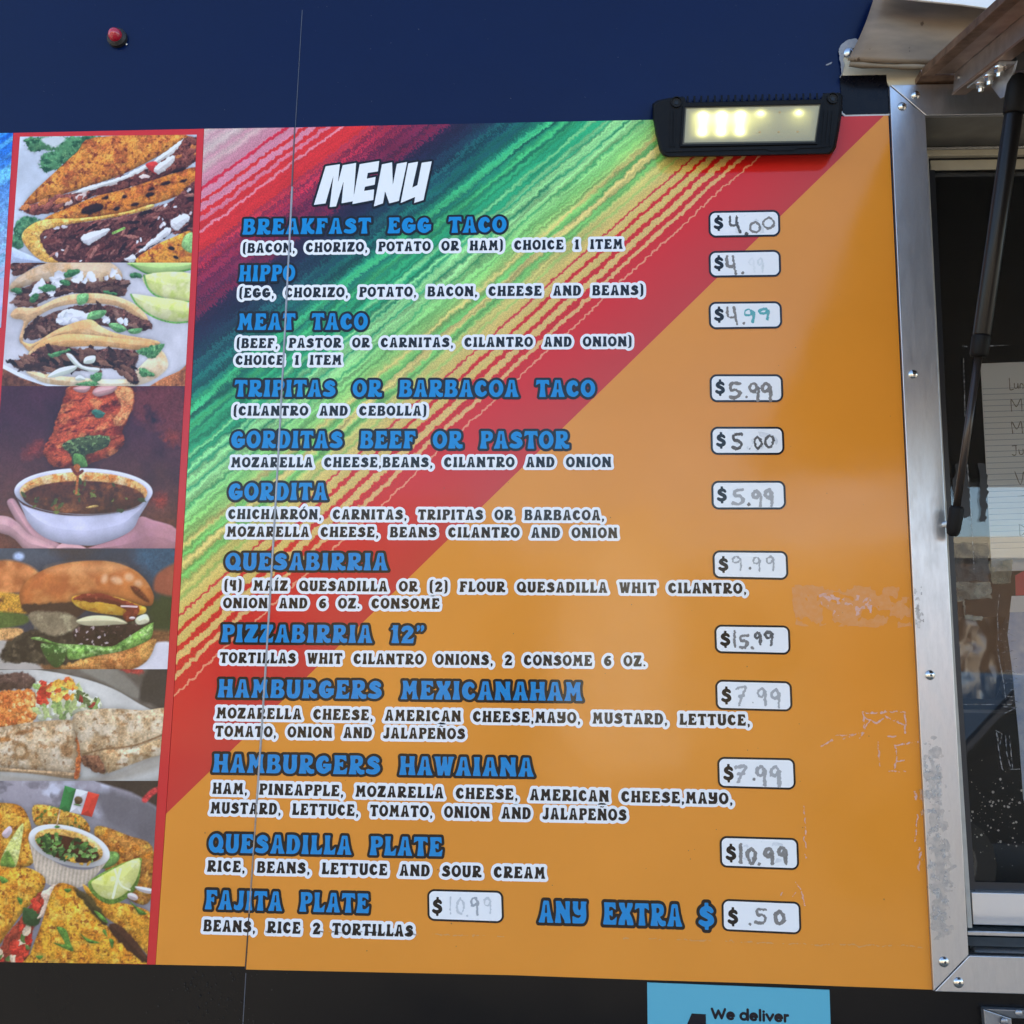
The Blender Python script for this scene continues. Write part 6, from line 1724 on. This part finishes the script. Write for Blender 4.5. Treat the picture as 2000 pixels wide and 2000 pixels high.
# ------------------------------------------------------------------ blue delivery sticker
stk = empty('delivery_sticker', V(1440, 2040, -.001), 'light blue sticker reading We deliver under the menu', 'sticker')
slab('blue_sheet', [(1264, 1919), (1440, 1926), (1620, 1933.5), (1625, 2080), (1266, 2076)], -.0022, -.0006, vinyl('sky_blue', (92, 174, 198), rough=.3), stk)
STK = vinyl('sticker_ink', (18, 18, 30))
W_ = .20
def rnd(cx, cy, r_, a0_, a1_, k=14): return [(cx + r_ * math.cos(q), cy + r_ * math.sin(q)) for q in np.linspace(math.radians(a0_), math.radians(a1_), k)]
SANS = {'W': (1.42, [[(.10, .95), (.42, .10)], [(.42, .10), (.71, .80)], [(.71, .80), (1.0, .10)], [(1.0, .10), (1.32, .95)]]),
        'e': (.84, [rnd(.42, .36, .30, 0, 310), [(.14, .37), (.70, .37)]]),
        'd': (.90, [rnd(.40, .36, .30, 0, 360), [(.76, .06), (.76, 1.02)]]),
        'l': (.34, [[(.17, .06), (.17, 1.02)]]), 'i': (.34, [[(.17, .06), (.17, .62)], [(.17, .90), (.171, .90)]]),
        'v': (.80, [[(.10, .64), (.40, .10)], [(.40, .10), (.70, .64)]]), 'r': (.52, [[(.16, .06), (.16, .64)], [(.16, .44), (.24, .60), (.44, .62)]]), ' ': (.42, [])}
def sans_line(text, p0, p1, cap):
    a = at(*p0); b = at(*p1); cap = float(np.linalg.norm(a - at(p0[0], p0[1] - cap)))
    ux = b - a; ln_ = np.linalg.norm(ux); ux /= ln_
    x, seq = 0, []
    for ch_ in text: seq.append((ch_, x)); x += SANS[ch_][0]
    kx = ln_ / cap / x
    xs = np.arange(-.2, x * kx + .2, .035); ys = np.arange(-.2, 1.3, .035)
    X, Y = np.meshgrid(xs, ys); d = np.full(X.shape, 1e3)
    for ch_, gx in seq:
        for s_ in SANS[ch_][1]: d = np.minimum(d, sd_stroke([((q[0] + gx) * kx, q[1]) for q in s_], .128, X, Y, False))
    v, fs = iso_mesh(d, xs, ys)
    P = a + v[:, :1] * cap * ux + v[:, 1:] * cap * np.array([-ux[2], 0, ux[0]]); P[:, 1] = -.0025
    return mesh('sticker_lettering', P, fs, STK, stk)


lo = sans_line('We deliver', (1388, 1988.5), (1540, 1995), 20.5)
lo['label'] = 'dark bold lettering reading We deliver'
slab('dark_emblem', [(1351, 1979.5), (1378.5, 1981), (1380, 2060), (1318, 2057)], -.0026, -.0021, STK, stk)

# ------------------------------------------------------------------ lower hatch corner, bottom right
lh = empty('lower_hatch', V(1960, 2060, -.001), 'grey metal framed lower hatch under the serving window', 'hatch')
YH = -.012
GH = mat('hatch_grey', (.34, .35, .37), .36, metal=.8, noise=.6, nscale=50, ncol=(.22, .22, .24))
o_ = [V(1921, 1970.5, YH), V(2260, 1984, YH), V(2290, 2300, YH), V(1950, 2290, YH)]
i_ = [V(1976, 1989, YH + .004), V(2230, 2000, YH + .004), V(2255, 2260, YH + .004), V(1990, 2255, YH + .004)]
for k in range(4):
    a_, b_ = o_[k], o_[(k + 1) % 4]; c_, e_ = i_[(k + 1) % 4], i_[k]
    cen4 = (a_ + b_ + c_ + e_) / 4
    rr_ = [cen4 + (v - cen4) * .996 for v in (a_, b_, c_, e_)]
    MB().hull2(rr_, [Vector((v.x, -.0007, v.z)) for v in rr_]).build('frame_bar', GH, lh, bevel=.0012)
mesh('hatch_door', [Vector((v.x, -.003, v.z)) for v in i_], [(0, 1, 2, 3)], BLACK, lh)
for x, y in ((1962, 1995), (1990, 1979)):
    dome('screw', V(x, y, YH), .0050, .002, GH, lh, YH - .0003, 16, 4)
# ------------------------------------------------------------------ what stands across the lot and shows in the gloss
bl = empty('stucco_building', (0, -15, 0), 'low tan stucco building across the lot, mirrored in the window', 'building')
ST1 = mat('stucco_tan', (.42, .33, .21), .85, noise=.5, nscale=3, ncol=(.34, .26, .16), bump=.3, bscale=30)
ST2 = mat('stucco_cream', (.86, .80, .66), .85, noise=.4, nscale=3, ncol=(.80, .73, .58), bump=.3, bscale=30)
ST4 = mat('brick_brown', (.16, .10, .065), .85, noise=.5, nscale=5, ncol=(.10, .065, .045))
ST3 = mat('roller_door', (.10, .085, .07), .6)
for x0, x1, h, y0, m in ((-16, -7.2, 3.4, -15, ST1), (-7.2, -1.3, 3.7, -14.6, ST1), (-1.3, .1, 3.3, -15, ST1), (.1, 1.8, 3.9, -14.7, ST2), (1.8, 5.2, 3.2, -15.2, ST1), (5.2, 14, 3.4, -14.8, ST4)):  # bays split and toned to put bright and dark bands into the reflections
    MB().box((x0, -21, 0), (x1 - .01, y0, h)).build('wall', m, bl)
    MB().box((x0 - .05, -21.1, h), (x1 + .03, y0 + .1, h + .34)).build('parapet', mat('parapet', (.55, .48, .36), .8), bl)
for x, y in ((-11, -15), (-5.2, -14.6), (3.4, -15.2), (9, -14.8)):
    w_ = MB().box((x - .6, y + .02, 1.2), (x + .6, y + .06, 2.3)).build('window', mat('bldg_glass', (.03, .035, .04), .1), bl)
    MB().box((x - .7, y + .02, 1.1), (x + .7, y + .10, 1.19)).build('sill', mat('sill', (.6, .55, .45), .7), w_)
MB().box((-1.1, -14.98, 0), (-.1, -14.93, 2.6)).build('door', ST3, bl)
MB().box((4.6, -15.18, 0), (5.6, -15.13, 2.2)).build('door', mat('bldg_door', (.35, .06, .04), .5), bl)

# ------------------------------------------------------------------ unseen dark car, added to darken reflections in glass and print
carb = empty('added_car', (4.1, -6.4, 0), 'unseen black car added to darken reflections low in the serving window', 'car')
PAINT = mat('car_paint', (.006, .006, .007), .15, coat=.6)
prof = [(-2.2, .38), (-2.25, .62), (-2.1, .82), (-1.3, .93), (-.75, 1.40), (.75, 1.42), (1.45, .98), (2.15, .88), (2.25, .60), (2.2, .36)]
side = lambda y, s_: [Vector((4.1 + x * 1.0, y, z * 1.16)) for x, z in prof]
MB().hull2(side(-7.25, 1), side(-5.55, 1)).build('body', PAINT, carb, bevel=.05)
gl_ = [(-1.15, .96), (-.70, 1.34), (.68, 1.36), (1.30, 1.0)]
for y in (-5.545, -7.255):
    MB().hull2([Vector((4.1 + x, y, z * 1.16)) for x, z in gl_], [Vector((4.1 + x, y + (.006 if y < -6 else -.006), z * 1.16)) for x, z in gl_]).build('side_window', mat('car_glass', (.01, .012, .014), .05), carb)
for x in (-1.4, 1.4):
    for y in (-5.62, -7.18):
        w_ = MB().tube([(4.1 + x, y - .1, .32), (4.1 + x, y + .1, .32)], [.32, .32], 24).build('wheel', mat('tyre', (.02, .02, .02), .8), carb)
        MB().tube([(4.1 + x, y - .104, .32), (4.1 + x, y + .104, .32)], [.19, .19], 16).build('rim', mat('rim', (.3, .3, .31), .3, metal=.9), w_)
for y in (-5.75, -7.05):
    MB().box((6.29, y - .16, .74), (6.362, y + .16, .90)).build('headlight', mat('headlight', (.5, .5, .5), .1), carb)
